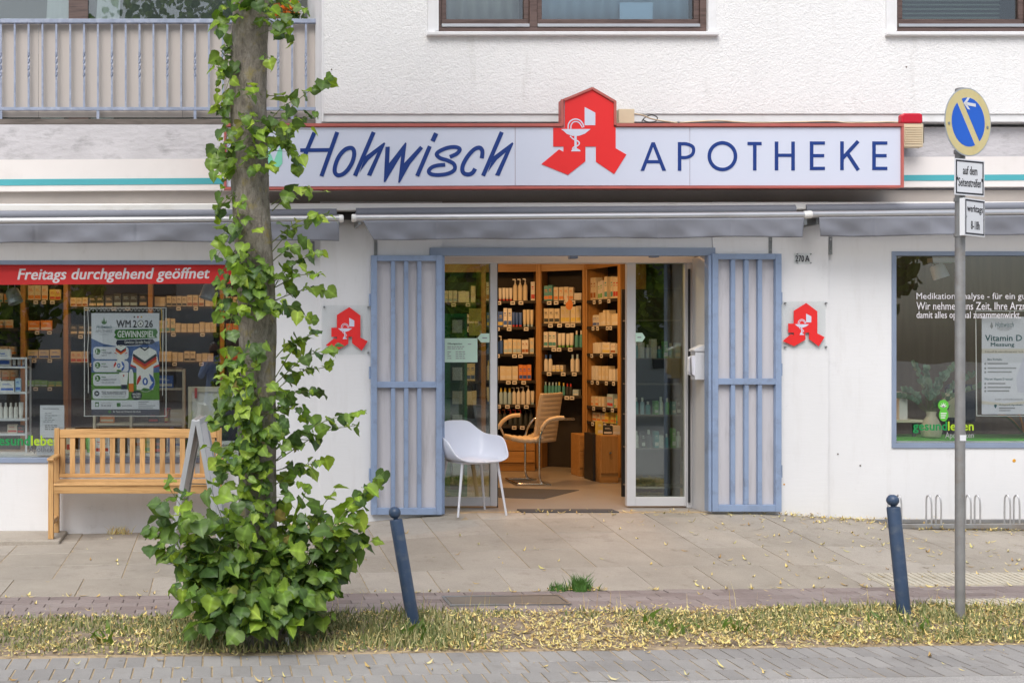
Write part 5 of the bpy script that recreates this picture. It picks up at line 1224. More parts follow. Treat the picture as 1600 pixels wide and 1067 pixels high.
# ---- cream cantilever chair inside
YC = 2.35
cc = thing('cream_chair', (X(835, YC), YC, FZ), 'cream ribbed cantilever chair with chrome arms standing inside the doorway', 'chair')
def C(px, py, dy=0): return Vector((X(px, YC), YC + dy, Z(py, YC)))
n = 60; m = 6; v = []; A_, B2 = (877, 615), (866, 690)                      # ribbed back panel, turned half away
for i in range(n + 1):
    t = i / n; rib = .007 * abs(math.sin(t * math.pi * 11)); py = 614 + 78 * t
    xl = 841 - 10 * t ** .8; xr = 888 - 9 * t
    for j in range(m + 1):
        u = j / m; e = 1 if 0 < j < m else 0
        px = xl + (xr - xl) * u; v.append((X(px, YC) , YC - .16 + .34 * u - rib * e - .02 * math.sin(math.pi * u) + .05 * t, Z(py, YC)))
bk = MB().grid(v, n + 1, m + 1).build('backrest', 'cream_leather', cc, smooth=60); q = bk.modifiers.new('thickness', 'SOLIDIFY'); q.thickness = .035; q.offset = 1; bv = bk.modifiers.new('bevel', 'BEVEL'); bv.width = .012; bv.segments = 2; bv.angle_limit = R(60)
v = []
for i in range(13):
    t = i / 12; px0, py0 = 790 + 52 * t, 686 + (4 * math.sin(t * 3) if t < .9 else 0) - (3 if t > .95 else 0)
    for j in range(7): v.append((X(px0 + 4 * (j / 6), YC), YC - .22 + .44 * j / 6, Z(py0, YC) + .006 * math.sin(t * 40)))
st2 = MB().grid(v, 13, 7).build('seat', 'cream_leather', cc, smooth=60); q = st2.modifiers.new('thickness', 'SOLIDIFY'); q.thickness = .05; q.offset = -1; bv = st2.modifiers.new('bevel', 'BEVEL'); bv.width = .015; bv.segments = 2; bv.angle_limit = R(60)
for dy, dx in ((-.25, 0), (.25, -2)):
    pts = [(886 + dx, 652), (866 + dx, 652.5), (848 + dx, 656), (838 + dx, 668), (833 + dx, 684), (832.5 + dx, 715), (833 + dx, 742), (838 + dx, 751), (850 + dx, 753)]
    MB().tube([C(a, b_, dy) for a, b_ in spline(pts, 6)], .0125, 10).build('arm_tube', 'chrome', cc, smooth=60)
    pts = [(870 + dx, 650.5), (858 + dx, 651), (846 + dx, 655), (838 + dx, 664), (836 + dx, 670)]
    pts = [(822, 650.5), (808, 652), (796, 659), (789, 668)] if dy > 0 else pts
    MB().tube([C(a, b_, dy) for a, b_ in spline(pts, 5)], .022, 8).build('arm_pad', 'cream_leather', cc, smooth=60)
fz = FZ + .014
for dy in (-.25, .25): MB().tube([(X(838, YC), YC + dy, fz), (X(800, YC), YC + dy, fz)], .0125, 8).build('floor_tube', 'chrome', cc, smooth=60)
MB().tube([(X(800, YC), YC - .25, fz), (X(800, YC), YC + .25, fz)], .0125, 8).build('floor_tube', 'chrome', cc, smooth=60)
MB().tube([C(800, 690, .25), C(790, 668, .25)], .0125, 8).build('arm_tube', 'chrome', cc, smooth=60)
tag(MB().add([(X(775, 1.2), 1.1, FZ + .002), (X(850, 1.0), 1.0, FZ + .002), (X(905, 1.7), 1.7, FZ + .002), (X(775, 1.9), 1.9, FZ + .002)], [(0, 1, 2, 3)]).build('floor_mat', 'mat_dark'), 'dark floor mat inside the shop under the cream chair', 'mat')
bpy.data.objects['floor_mat'].modifiers.new('thickness', 'SOLIDIFY').thickness = .008

# goods that look alike on one shelf are told apart by their order along it
from collections import defaultdict
dd_ = defaultdict(list)
for o in scene.objects:
    if o.parent is None and o.get('category') in ('carton', 'tube', 'bottle'): dd_[o['label']].append(o)
NTH = 'first second third fourth fifth sixth seventh eighth ninth tenth eleventh twelfth thirteenth fourteenth fifteenth sixteenth'.split()
for k_, l_ in dd_.items():
    if len(l_) > 1:
        for i, o in enumerate(sorted(l_, key=lambda o: o.location.x / (CAM_D + o.location.y))): o['label'] = k_ + ', ' + (NTH[i] if i < 16 else 'last') + ' from left'
# ================================================================== bench
YB0, YB1 = -.47, -.06
bx0, bx1 = X(75, YB0), X(347, YB0); bz = .048
bn_ = thing('garden_bench', ((bx0 + bx1) / 2, -.27, bz), 'light wooden slatted garden bench with armrests under the left shop window', 'bench')
def bb(x0, x1, y0, y1, z0, z1, name, up=False): return MB().box(x0, x1, y0, y1, z0, z1).build(name, 'bench_wood_up' if up else 'bench_wood', bn_, bevel=.004)
zs = Z(757, YB0); zsl = Z(771, YB0); za = Z(715, YB0)
yb = -.10
for x in (bx0, bx1 - .045):
    bb(x, x + .045, YB0, YB0 + .055, bz, za - .03, 'leg', True)
    MB().hexa([(x, yb - .03, bz), (x + .045, yb - .03, bz), (x + .045, yb + .03, bz), (x, yb + .03, bz), (x, yb, Z(669, yb)), (x + .045, yb, Z(669, yb)), (x + .045, yb + .045, Z(669, yb)), (x, yb + .045, Z(669, yb))]).build('leg', 'bench_wood_up', bn_, bevel=.004)
    MB().box(x - .006, x + .056, YB0 - .03, yb - .002, za - .029, za).build('armrest', 'bench_wood', bn_, bevel=.012)
    bb(x + .006, x + .038, YB0 + .056, yb - .032, zsl + .005, zs - .02, 'side_rail'); bb(x + .006, x + .038, YB0 + .056, yb - .032, bz + .11, bz + .15, 'side_rail')
bb(bx0 + .046, bx1 - .046, YB0 + .004, YB0 + .036, zsl, zs - .012, 'front_apron')
for i in range(6):
    y0 = YB0 - .004 + i * .062; bb(bx0 + .047, bx1 - .047, y0, y0 + .05, zs - .011, zs + .008 - .004 * (i in (2, 3)), 'seat_slat')
zt0, zt1 = Z(684, yb), Z(671, yb); xm = (bx0 + bx1) / 2; pts = [(bx0 + .046, zt0), (bx1 - .046, zt0)] + [(bx1 - .046 - (bx1 - bx0 - .092) * k / 12, zt1 + .008 * math.sin(math.pi * k / 12)) for k in range(13)]
MB().poly(pts, yb + .004, yb + .036).build('top_rail', 'bench_wood', bn_, bevel=.004)
bb(bx0 + .046, bx1 - .046, yb - .012, yb + .02, zs + .02, zs + .055, 'back_rail')
nsl = 16
for i in range(nsl):
    x = X(93.5 + i * 15.62, yb) ; MB().hexa([(x, yb - .006, zs + .0555), (x + .046, yb - .006, zs + .0555), (x + .046, yb + .010, zs + .0555), (x, yb + .010, zs + .0555), (x, yb + .010, zt0 - .0005), (x + .046, yb + .010, zt0 - .0005), (x + .046, yb + .026, zt0 - .0005), (x, yb + .026, zt0 - .0005)]).build('back_slat', 'bench_wood_up', bn_, bevel=.002)
# ================================================================== folding pavement sign (seen edge on)
ab = thing('pavement_sign', (X(312, -1.15), -1.15, .02), 'silver folding pavement sign seen edge on between the bench and the tree', 'sign board', None, R(-5))
h = 1.10; xt = .04; xb_ = .215; wy = .30
for s, nm in ((-1, 0), (1, 1)):
    a = Vector((s * .012, 0, h)); b2 = Vector((s * xb_, 0, .0)); d = (b2 - a).normalized(); nn = Vector((s * -d.z, 0, s * d.x)) * -1
    def bar(y0, y1, t0, t1, w_=.03):
        p = a + d * (t0 * (b2 - a).length); q = a + d * (t1 * (b2 - a).length); nx = Vector((abs(d.z), 0, d.x * (-1 if d.z > 0 else 1))) * w_ / 2
        nx = Vector((-d.z, 0, d.x)) * w_ / 2
        c = []
        for pt in (q, p):
            c += [pt - nx + Vector((0, y0, 0)), pt + nx + Vector((0, y0, 0)), pt + nx + Vector((0, y1, 0)), pt - nx + Vector((0, y1, 0))]
        return MB().hexa(c)
    fr_ = bar(-wy, -wy + .03, 0, 1, .038).build('side_profile', 'alu_grey', ab, bevel=.004); bar(wy - .03, wy, 0, 1, .038).build('side_profile', 'alu_grey', ab, bevel=.004)
    bar(-wy + .031, wy - .031, .0, .035).build('cross_profile', 'alu_grey', ab); bar(-wy + .031, wy - .031, .86, .90).build('cross_profile', 'alu_grey', ab)
    bar(-wy + .031, wy - .031, .036, .859, .012).build('poster_panel', 'print_white', ab)
MB().tube([(-.02, -wy + .04, h - .01), (-.02, wy - .04, h - .01)], .018, 8).build('hinge', 'alu_grey', ab)
MB().tube([(-.14, wy - .05, .55), (.14, wy - .05, .55)], .005, 6).build('stay', 'steel', ab)
# ================================================================== white shell chair by the door
CY_ = .03; crz = R(15)                                    # turned so that it faces a little to the right
ch = thing('white_chair', (X(737, CY_), CY_, FZ), 'white plastic armchair with thin metal legs in front of the left door', 'chair', None, crz)
seat = Z(716, CY_) - FZ
n, m = 24, 40; v = []
for i in range(n + 1):                                   # one shell: seat, arms and a higher back (back = +y)
    for j in range(m + 1):
        a = -math.pi + 2 * math.pi * j / m; aa = abs(a); rr = i / n
        back = max(0, math.cos(a * .92)); 
        rim_h = .34 * (1 / (1 + math.exp((aa - .62) / .07))) + .215 * (1 / (1 + math.exp((aa - 2.15) / .16))) * (1 - 1 / (1 + math.exp((aa - .62) / .07))) - .012
        sq = 1 / max(abs(math.sin(a)), abs(math.cos(a))) ** .55
        if rr < .6: r_ = rr / .6 * .20; h_ = -.012 * math.cos(rr / .6 * 1.5)
        else: t = (rr - .6) / .4; r_ = .20 + .075 * math.sin(t * math.pi / 2) ** .8; h_ = rim_h * (1 - math.cos(t * math.pi / 2)) ** .8
        v.append((math.sin(a) * r_ * sq * 1.02, math.cos(a) * r_ * sq * .92 + max(0, h_) * .16 * max(0, math.cos(a)), seat + h_))
sh = MB().grid(v, n + 1, m + 1).build('shell', 'white_plastic', ch, smooth=80); q = sh.modifiers.new('thickness', 'SOLIDIFY'); q.thickness = .012; sm = sh.modifiers.new('subdivision', 'SUBSURF'); sm.levels = 1; sm.render_levels = 1
for sx, sy in ((-1, -1), (1, -1), (-1, 1), (1, 1)):
    MB().tube([(sx * .17, sy * .15, seat - .02), (sx * .235, sy * .195, .0)], [.0125, .0095], 10).build('leg', 'white_metal', ch, smooth=60)
MB().tube([(-.17, -.15, seat - .026), (.17, -.15, seat - .026), (.17, .15, seat - .026), (-.17, .15, seat - .026), (-.17, -.15, seat - .026)], .010, 8).build('seat_frame', 'white_metal', ch, smooth=60)
# ================================================================== bollards, sign post, cycle stands
def bollard(bpx, bpy, tpx, tpy, lab, Yo):
    d = CAM_D + Yo; b0 = Vector((X(bpx, Yo), Yo, 0)); tz = Z(tpy, Yo); top = Vector((X(tpx, Yo), Yo + .02, tz)); ax = (top - b0).normalized(); L = (top - b0).length
    bo = thing('bollard', b0, lab, 'bollard', 'blue grey steel bollards on the verge')
    MB().lathe([(.0385, -.10), (.0385, L - .085), (.036, L - .078), (.014, L - .076), (.014, L - .060)], b0, 24, axis=ax).build('post', 'bollard_blue', bo, smooth=40)
    r = .036; c = b0 + ax * (L - .036); MB().lathe([(max(.001, r * math.sin(t)), -r * math.cos(t)) for t in np.linspace(.02, math.pi - .02, 16)], c, 24, axis=ax).build('ball', 'bollard_blue', bo, smooth=80)
bollard(647, 975, 616, 792, 'blue grey ball topped bollard leaning left, between tree and door', -3.31)
bollard(1413, 960, 1397, 773, 'blue grey ball topped bollard beside the sign post', -3.02)
YPO = -3.10; sx_ = X(1500, YPO)
sp_ = thing('sign_post', (sx_, YPO, 0), 'grey steel pole with round blue no parking sign and two plates', 'sign post')
MB().lathe([(.0275, -.1), (.0275, Z(139, YPO)), (.02, Z(138, YPO))], (sx_, YPO, 0), 20).build('pole', 'galvanised', sp_, smooth=40)
def face(cz, cx_off, yaw, r0):
    """local frame of a plate: point(u right, v up, n toward the viewer)"""
    c = Vector((sx_ + cx_off, YPO, cz)); U = Vector((math.cos(yaw), math.sin(yaw), 0)); N = Vector((math.sin(yaw), -math.cos(yaw), 0))
    return lambda u, v, n_: c + U * u + Vector((0, 0, v)) + N * (r0 + n_)
def fpoly(F, pts, n0, n1, name, mat, par):
    k = len(pts); a = sum(pts[i][0] * pts[(i + 1) % k][1] - pts[(i + 1) % k][0] * pts[i][1] for i in range(k)); pts = pts if a > 0 else pts[::-1]
    v = [F(p[0], p[1], n1) for p in pts] + [F(p[0], p[1], n0) for p in pts]
    return MB().add(v, [tuple(range(k)), tuple(range(2 * k - 1, k - 1, -1))] + [(i, i + k, (i + 1) % k + k, (i + 1) % k) for i in range(k)]).build(name, mat, par)
def circ(r, n_=40, a0=0, a1=2 * math.pi): return [(r * math.cos(t), r * math.sin(t)) for t in np.linspace(a0, a1, n_, endpoint=False)]
F = face(Z(193, YPO), .012, R(22), .038)
disc = fpoly(F, circ(.210, 48), -.003, 0, 'sign_disc', 'alu_grey', sp_)
fpoly(F, circ(.203, 48), .0002, .001, 'cream_ring', 'sign_cream', disc)
cut = R(-57)                                               # the diagonal bar runs from upper left to lower right
rb = .150; bw = .024; a_ = math.asin(bw / rb)
dirv = math.radians(123)
segs = []
for s in (0, 1):
    base_a = dirv + (0 if s == 0 else math.pi); pts = [(rb * math.cos(base_a + t), rb * math.sin(base_a + t)) for t in np.linspace(a_, math.pi - a_, 22)]
    fpoly(F, pts, .0012, .002, 'blue_field', 'sign_blue', disc)
def arr(pts, name='arrow'): fpoly(F, pts, .0022, .003, name, 'sign_white', disc)
arr([(-.028, .103), (.066, .098), (.066, .117), (-.028, .121)]); arr([(-.045, .112), (-.008, .150), (.012, .150), (-.020, .112), (.014, .078), (-.006, .078)])
for u in (-.175, .175): fpoly(F, [(u + x_, -.02 + y_) for x_, y_ in circ(.009, 10)], .0012, .004, 'rivet', 'steel', disc)
def plate(cz, off, yaw, w_, h_, texts, dep, r0=.034):
    F = face(cz, off, yaw, r0); p = fpoly(F, [(-w_ / 2, -h_ / 2), (w_ / 2, -h_ / 2), (w_ / 2, h_ / 2), (-w_ / 2, h_ / 2)], -dep, 0, 'text_plate', 'sign_white', sp_)
    bw_ = .010; i_ = .008
    for q in ([(-w_ / 2 + i_, h_ / 2 - i_), (w_ / 2 - i_, h_ / 2 - i_), (w_ / 2 - i_, h_ / 2 - i_ - bw_), (-w_ / 2 + i_, h_ / 2 - i_ - bw_)], [(-w_ / 2 + i_, -h_ / 2 + i_), (w_ / 2 - i_, -h_ / 2 + i_), (w_ / 2 - i_, -h_ / 2 + i_ + bw_), (-w_ / 2 + i_, -h_ / 2 + i_ + bw_)], [(-w_ / 2 + i_, -h_ / 2 + i_ + bw_), (-w_ / 2 + i_ + bw_, -h_ / 2 + i_ + bw_), (-w_ / 2 + i_ + bw_, h_ / 2 - i_ - bw_), (-w_ / 2 + i_, h_ / 2 - i_ - bw_)], [(w_ / 2 - i_ - bw_, -h_ / 2 + i_ + bw_), (w_ / 2 - i_, -h_ / 2 + i_ + bw_), (w_ / 2 - i_, h_ / 2 - i_ - bw_), (w_ / 2 - i_ - bw_, h_ / 2 - i_ - bw_)]):
        fpoly(F, q, .0003, .0012, 'border', 'ink', p)
    for body, u0, u1, v0, v1 in texts:
        tm = text_mesh(MB(), body, 0, 0, 100, 100, 0, bold=.012)
        x0_, x1_, z0_, z1_ = X(0), X(100), Z(100), Z(0)
        tm.v = [tuple(F(u0 + (a - x0_) / (x1_ - x0_) * (u1 - u0), v0 + (c - z0_) / (z1_ - z0_) * (v1 - v0), .0012 if b_ < .0004 else .0003)) for a, b_, c in tm.v]
        tm.build('lettering', 'ink', p)
    for u in (-w_ / 2 + .016, w_ / 2 - .016): fpoly(F, [(u + x_, y_) for x_, y_ in circ(.006, 8)], .0015, .004, 'rivet', 'steel', p)
plate(Z(279, YPO), .026, R(22), .268, .222, (('auf dem', -.062, .068, .016, .070), ('"Seitenstreifen"', -.116, .116, -.058, -.002)), .004)
plate(Z(341, YPO), .052, R(31), .245, .228, (('werktags', -.093, .096, .018, .075), ('8-18h', -.048, .058, -.075, -.022)), .028, .036)
for zz in (Z(240, YPO), Z(300, YPO), Z(315, YPO), Z(370, YPO)): MB().lathe([(.034, 0), (.034, .022)], (sx_, YPO, zz), 16).build('clamp', 'galvanised', sp_, smooth=40)
MB().box(sx_ - .020, sx_ + .018, YPO - .0295, YPO - .028, Z(688, YPO), Z(679, YPO)).build('pole_sticker', 'sign_white', sp_)
cs = thing('cycle_stand', (X(1520, -.3), -.3, .12), 'low galvanised cycle stand with bent hoops along the right wall', 'cycle stand')
yy0 = -.36
MB().box(X(1388, yy0), X(1388, yy0) + 2.4, yy0 - .02, yy0 + .02, gz(6.4, -.3) + .012, gz(6.4, -.3) + .05).build('base_rail', 'galvanised', cs, bevel=.004)
MB().box(X(1388, yy0), X(1388, yy0) + 2.4, yy0 + .20, yy0 + .235, gz(6.4, -.1) + .012, gz(6.4, -.1) + .045).build('base_rail', 'galvanised', cs, bevel=.004)
for px in (1393, 1406, 1453, 1468, 1514.5, 1529, 1576, 1590.5, 1640, 1654):
    x = X(px, yy0); zb = gz(6.4, -.3) + .05; zt = Z(774, yy0)
    MB().tube([tuple(p) for p in spline([(x, yy0 + .05, zb - .03), (x, yy0 + .05, zt - .06), (x + .002, yy0 + .042, zt - .012), (x + .006, yy0 + .025, zt), (x + .012, yy0 + .008, zt - .025), (x + .014, yy0, zt - .09), (x + .014, yy0, zb - .01)], 5)], .007, 8).build('hoop', 'silver', cs, smooth=60)
pm('sticker_orange', S(220, 160, 40), .6, .1, 8)
for px, py, lab in ((1584.5, 719.5, 'small round ochre mark on the white wall above the cycle stand'), (1223, 756, 'tiny ochre mark low on the wall right of the right gate')):
    mb = MB().lathe([(.016 if px > 1500 else .008, 0), (.012 if px > 1500 else .006, .003)], (X(px), -.0005 if px > 1500 else -.0255, Z(py)), 14, axis=(0, -1, 0)); tag(mb.build('wall_mark', 'sticker_orange'), lab, 'mark')
for px, py in ((1309, 709), (1344, 727), (518, 109), (1416, 105)):
    mb = MB().lathe([(.007, 0), (.007, .004), (.004, .007)], (X(px), -.0005 if px > 600 or py > 200 else -.0005, Z(py)), 8, axis=(0, -1, 0)); tag(mb.build('wall_plug', 'shelf_grey'), {1309: 'small dark screw in the wall left of the right window', 1344: 'small bent hook in the wall below the right window corner', 518: 'grey screw head in the render right of the balcony', 1416: 'grey screw head in the render above the alarm siren'}[px], 'screw')
# flower pot on the balcony rail
fp = thing('balcony_flowers', (X(440, .75), .78, Z(30, .75)), 'orange flowers in a white pot behind the balcony rail beside the trunk', 'flowers')
MB().lathe([(.06, 0), (.085, .10), (.09, .15), (.085, .15)], (X(462, .85), .85, Z(30, .75) - .02), 16).build('pot', 'print_white', fp, smooth=40)
rs = np.random.default_rng(3); mb = MB()
for i in range(150):
    c = Vector((X(446, .75) + rs.normal(0, .055), .74 + rs.normal(0, .05), Z(16, .75) + rs.normal(0, .045))); d = Vector(rs.normal(0, 1, 3)).normalized(); o_ = d.orthogonal() * .018; p = d.cross(o_)
    mb.add([c - o_, c - p, c + o_, c + p], [(0, 1, 2, 3)])
pm('petal', (.75, .22, .03), .6, .2, 30); tag(mb.build('petals', 'petal', fp), kind='stuff')
mb = MB()
for i in range(60):
    c = Vector((X(450, .75) + rs.normal(0, .07), .76 + rs.normal(0, .05), Z(26, .75) + rs.normal(0, .035))); d = Vector(rs.normal(0, 1, 3)).normalized(); o_ = d.orthogonal() * .02; p = d.cross(o_) * 1.6
    mb.add([c - o_, c - p, c + o_, c + p], [(0, 1, 2, 3)])
tag(mb.build('foliage', 'leaf_old', fp), kind='stuff')
# ================================================================== street tree with shoots
YT_ = -3.60; DT = CAM_D + YT_
def tp(px, py, dy=0.0): return Vector((X(px, YT_ + dy), YT_ + dy, Z(py, YT_ + dy)))
tree = thing('linden_tree', (X(402, YT_), YT_, 0), 'street linden with lichen covered trunk sprouting leafy shoots from top to foot', 'tree')
axis_pts = [(402, 1010, 46), (401, 940, 34), (402, 800, 30), (403, 650, 28.5), (402, 520, 29), (397, 420, 29.5), (392, 300, 30), (388, 150, 29), (390, 50, 29), (394, -80, 28), (396, -260, 26)]
path = spline([(tp(a, b_).x, tp(a, b_).y, tp(a, b_).z, w_ / FOC * DT) for a, b_, w_ in axis_pts], 8)
nn_ = 28; v = []
for i, p in enumerate(path):
    for k in range(nn_):
        a = 2 * math.pi * k / nn_; dirx, diry = math.cos(a), math.sin(a)
        r = p[3] * (1 + .10 * mnoise.noise(Vector((dirx * 1.3, diry * 1.3, p[2] * 2.2))) + .05 * mnoise.noise(Vector((dirx * 5, diry * 5, p[2] * 9)))) + (.03 * max(0, .12 - p[2]) / .12) * (1 + math.sin(3 * a))
        v.append((p[0] + dirx * r, p[1] + diry * r, p[2]))
mb = MB(); mb.add(v, [(i * nn_ + k, i * nn_ + (k + 1) % nn_, (i + 1) * nn_ + (k + 1) % nn_, (i + 1) * nn_ + k) for i in range(len(path) - 1) for k in range(nn_)] + [tuple((len(path) - 1) * nn_ + k for k in range(nn_))])
mb.build('trunk', 'bark', tree, smooth=70)
top = Vector(path[-1][:3]); limbs = []
for i, (dx, dy, dz, l) in enumerate(((.5, -.2, 1, 2.2), (-.6, .1, 1, 2.4), (.1, .5, 1.1, 2.3), (-.1, -.6, 1, 2.2), (.0, .0, 1, 3.2), (.8, .3, .7, 1.9), (-.8, -.3, .8, 2.0))):
    d = Vector((dx, dy, dz)).normalized(); p0 = top - Vector((0, 0, .15)); p1 = p0 + d * l * .5 + Vector((0, 0, .15)); p2 = p0 + d * l + Vector((0, 0, .4))
    MB().tube([tuple(q) for q in spline([p0, p1, p2], 6)], list(np.linspace(.06, .012, 13)), 8).build('limb', 'bark', tree, smooth=60); limbs.append((p0, p1, p2))
# leaf shapes: heart with a pointed tip, folded along the midrib, a little curled
def leaf_mesh(fold, curl, wav, mat, seed):
    rs = np.random.default_rng(seed); half = [(.0, .0), (.14, -.12), (.32, -.11), (.46, .0), (.53, .13), (.56, .27), (.55, .38), (.52, .48), (.46, .58), (.40, .68), (.30, .77), (.21, .86), (.09, .95), (.0, 1.08)]
    half = [(x * (1.0 + .18 * math.sin(seed * 1.7)), y) for x, y in half]
    mid = [.0, .01, .04, .12, .20, .29, .38, .47, .57, .67, .77, .86, .95, 1.08]; v = []; f = []
    def z(x, y): return abs(x) * fold - curl * y * y + wav * math.sin(9 * x + 7 * y + seed) * abs(x) * .8
    for y in mid: v.append((0, y, z(0, y)))
    for s in (-1, 1):
        o = len(v)
        for x, y in half[1:-1]: x *= s * rs.uniform(.93, 1.07); y += rs.normal(0, .016); v.append((x, y, z(x, y)))
        m = len(half) - 2; L = [0] + [o + k for k in range(m)] + [m + 1]
        for k in range(m + 1):
            q = (k, L[k], L[k + 1], k + 1); q = tuple(dict.fromkeys(q)); f.append(q if s < 0 else q[::-1])
    me = MB().add(v, f).mesh('leaf', (0, 0, 0), (mat,), 80); a = np.array(v); rb_ = np.zeros(len(v)); rb_[:len(mid)] = 1.
    me.attributes.new('rib', 'FLOAT', 'POINT').data.foreach_set('value', rb_); return me, a, f, rb_
LV = {}
for mt in ('leaf_old', 'leaf_mid', 'leaf_young'):
    LV[mt] = [leaf_mesh(fo, cu, wa_, mt, sd) for fo, cu, wa_, sd in ((.30, .20, .16, 1), (.12, .38, .25, 2), (.5, .12, .15, 3), (-.08, .28, .28, 4))]
LEAVES = []                                                # (material, variant, location, rotation matrix, size)
rl = np.random.default_rng(42)
def add_leaf(p, out, size, age, flat=.5, droop=.5):
    """leaf at p whose tip hangs outward and down, face turned up and out"""
    tip = (out * .75 + Vector((rl.normal(0, .55), rl.normal(0, .4), -droop + rl.normal(0, .45)))).normalized()
    nrm = (Vector((0, 0, 1)) * flat + out * (1 - flat) + Vector((0, -.25, .1)) + Vector(rl.normal(0, .48, 3)))
    nrm = (nrm - tip * nrm.dot(tip)).normalized(); xx = tip.cross(nrm)
    M = Matrix((xx, tip, nrm)).transposed()
    mt = 'leaf_young' if rl.random() < age * .55 else ('leaf_mid' if rl.random() < .36 + age * .42 else 'leaf_old')
    LEAVES.append((mt, int(rl.integers(4)), p, M, size))
STEMS = MB()
def shoot(p0, p1, n, size, age=.5, sag=.0, start=.15, droop=.5, r=.0035, spread=1.0):
    p0, p1 = Vector(p0), Vector(p1); L = (p1 - p0).length
    md = (p0 + p1) / 2 + Vector((rl.normal(0, .02), rl.normal(0, .02), L * .12 - sag)); pts = [Vector(q) for q in spline([p0, md, p1], 6)]
    STEMS.tube(pts, list(np.linspace(r, .0012, len(pts))), 5)
    for k in range(n):
        t = start + (1 - start) * (k + rl.uniform(.2, .8)) / n; q = t * (len(pts) - 1); i = min(int(q), len(pts) - 2); p = pts[i].lerp(pts[i + 1], q - i)
        d = (pts[i + 1] - pts[i]).normalized(); sd = d.cross(Vector((0, 0, 1)) if abs(d.z) < .9 else Vector((1, 0, 0))).normalized() * (1 if k % 2 else -1)
        out = (sd * rl.uniform(.4, 1) + d * rl.uniform(.2, .9) + Vector((0, -.25, 0))).normalized()
        pet = p + out * rl.uniform(.02, .055) * spread + Vector((0, 0, .008)); STEMS.tube([p, pet], .0011, 3, False)
        add_leaf(pet, out, size * rl.choice((.5, .65, .8, .95, 1.1, 1.25)) * (1.0 - .30 * t * age), min(1, age * (.35 + .9 * t)), droop=droop)
def sh(a, b_, n, size=.085, age=.5, dy0=-.05, dy1=-.2, **k): shoot(tp(*a, dy0), tp(*b_, dy1), n, size, age, **k)
# left side: shoots hanging beside the trunk
for a, b_, n in (((372, 6), (344, 18), 5), ((372, 20), (338, 52), 6), ((370, 40), (345, 95), 7), ((366, 60), (342, 130), 8), ((364, 90), (346, 160), 8), ((362, 125), (340, 110), 4), ((364, 130), (352, 190), 7), ((362, 170), (338, 165), 4), ((366, 175), (356, 230), 7),
                  ((364, 200), (345, 235), 6), ((362, 215), (338, 250), 5), ((366, 225), (342, 275), 6), ((366, 250), (346, 300), 6), ((372, 285), (350, 330), 5), ((370, 300), (338, 335), 5), ((372, 330), (345, 370), 6), ((372, 350), (340, 400), 6), ((372, 380), (352, 440), 6), ((378, 395), (340, 440), 6),
                  ((374, 430), (345, 480), 6), ((376, 455), (356, 520), 6), ((380, 560), (350, 575), 5), ((380, 590), (345, 630), 7), ((378, 620), (340, 650), 7), ((380, 650), (330, 665), 6), ((378, 680), (345, 720), 7), ((380, 540), (352, 548), 4), ((376, 500), (352, 500), 3), ((375, 700), (328, 700), 5), ((378, 720), (345, 745), 6)):
    sh(a, b_, n + 1, .068, .7, rl.uniform(-.06, .02), rl.uniform(-.22, -.02), sag=rl.uniform(0, .03))
# centre: clumps growing off the front of the bark
for cx_, cy_, sx2, sy2, n in ((400, 8, 40, 22, 30), (440, 22, 22, 20, 14), (430, 45, 16, 12, 8), (385, 150, 18, 14, 8), (380, 180, 22, 16, 10), (420, 215, 28, 26, 34), (445, 200, 22, 18, 16), (390, 235, 25, 20, 22), (410, 262, 26, 10, 10), (375, 330, 14, 26, 12), (388, 400, 22, 26, 26), (378, 430, 22, 22, 24), (405, 450, 28, 20, 28), (395, 478, 30, 12, 20), (425, 480, 20, 16, 14),
                                (385, 575, 20, 22, 20), (395, 610, 34, 24, 40), (390, 650, 34, 26, 50), (400, 690, 36, 24, 50), (390, 725, 36, 20, 40), (425, 660, 22, 28, 26), (365, 600, 16, 20, 12), (398, 540, 20, 10, 6), (420, 420, 12, 20, 8), (402, 760, 42, 24, 44), (400, 805, 46, 28, 50), (402, 850, 52, 28, 50), (398, 900, 56, 26, 44)):
    for i in range(n):
        a = rl.normal(0, .75); px = cx_ + rl.normal(0, sx2 * .55); py = cy_ + rl.normal(0, sy2 * .6)
        base = tp(399, py + 12); st0 = base + Vector((math.sin(a) * .08, -math.cos(a) * .09, 0)); e_ = tp(px, py, -.12 - rl.uniform(0, .16))
        out = (e_ - base); out.z = 0; out = out.normalized()
        if rl.random() < .28: continue
        if i % 2 == 0: STEMS.tube([st0, (st0 + e_) / 2 + Vector((0, 0, .02)), e_], [.0025, .0018, .001], 4, False)
        add_leaf(e_, out, rl.uniform(.032, .074), rl.uniform(.25, 1.0))
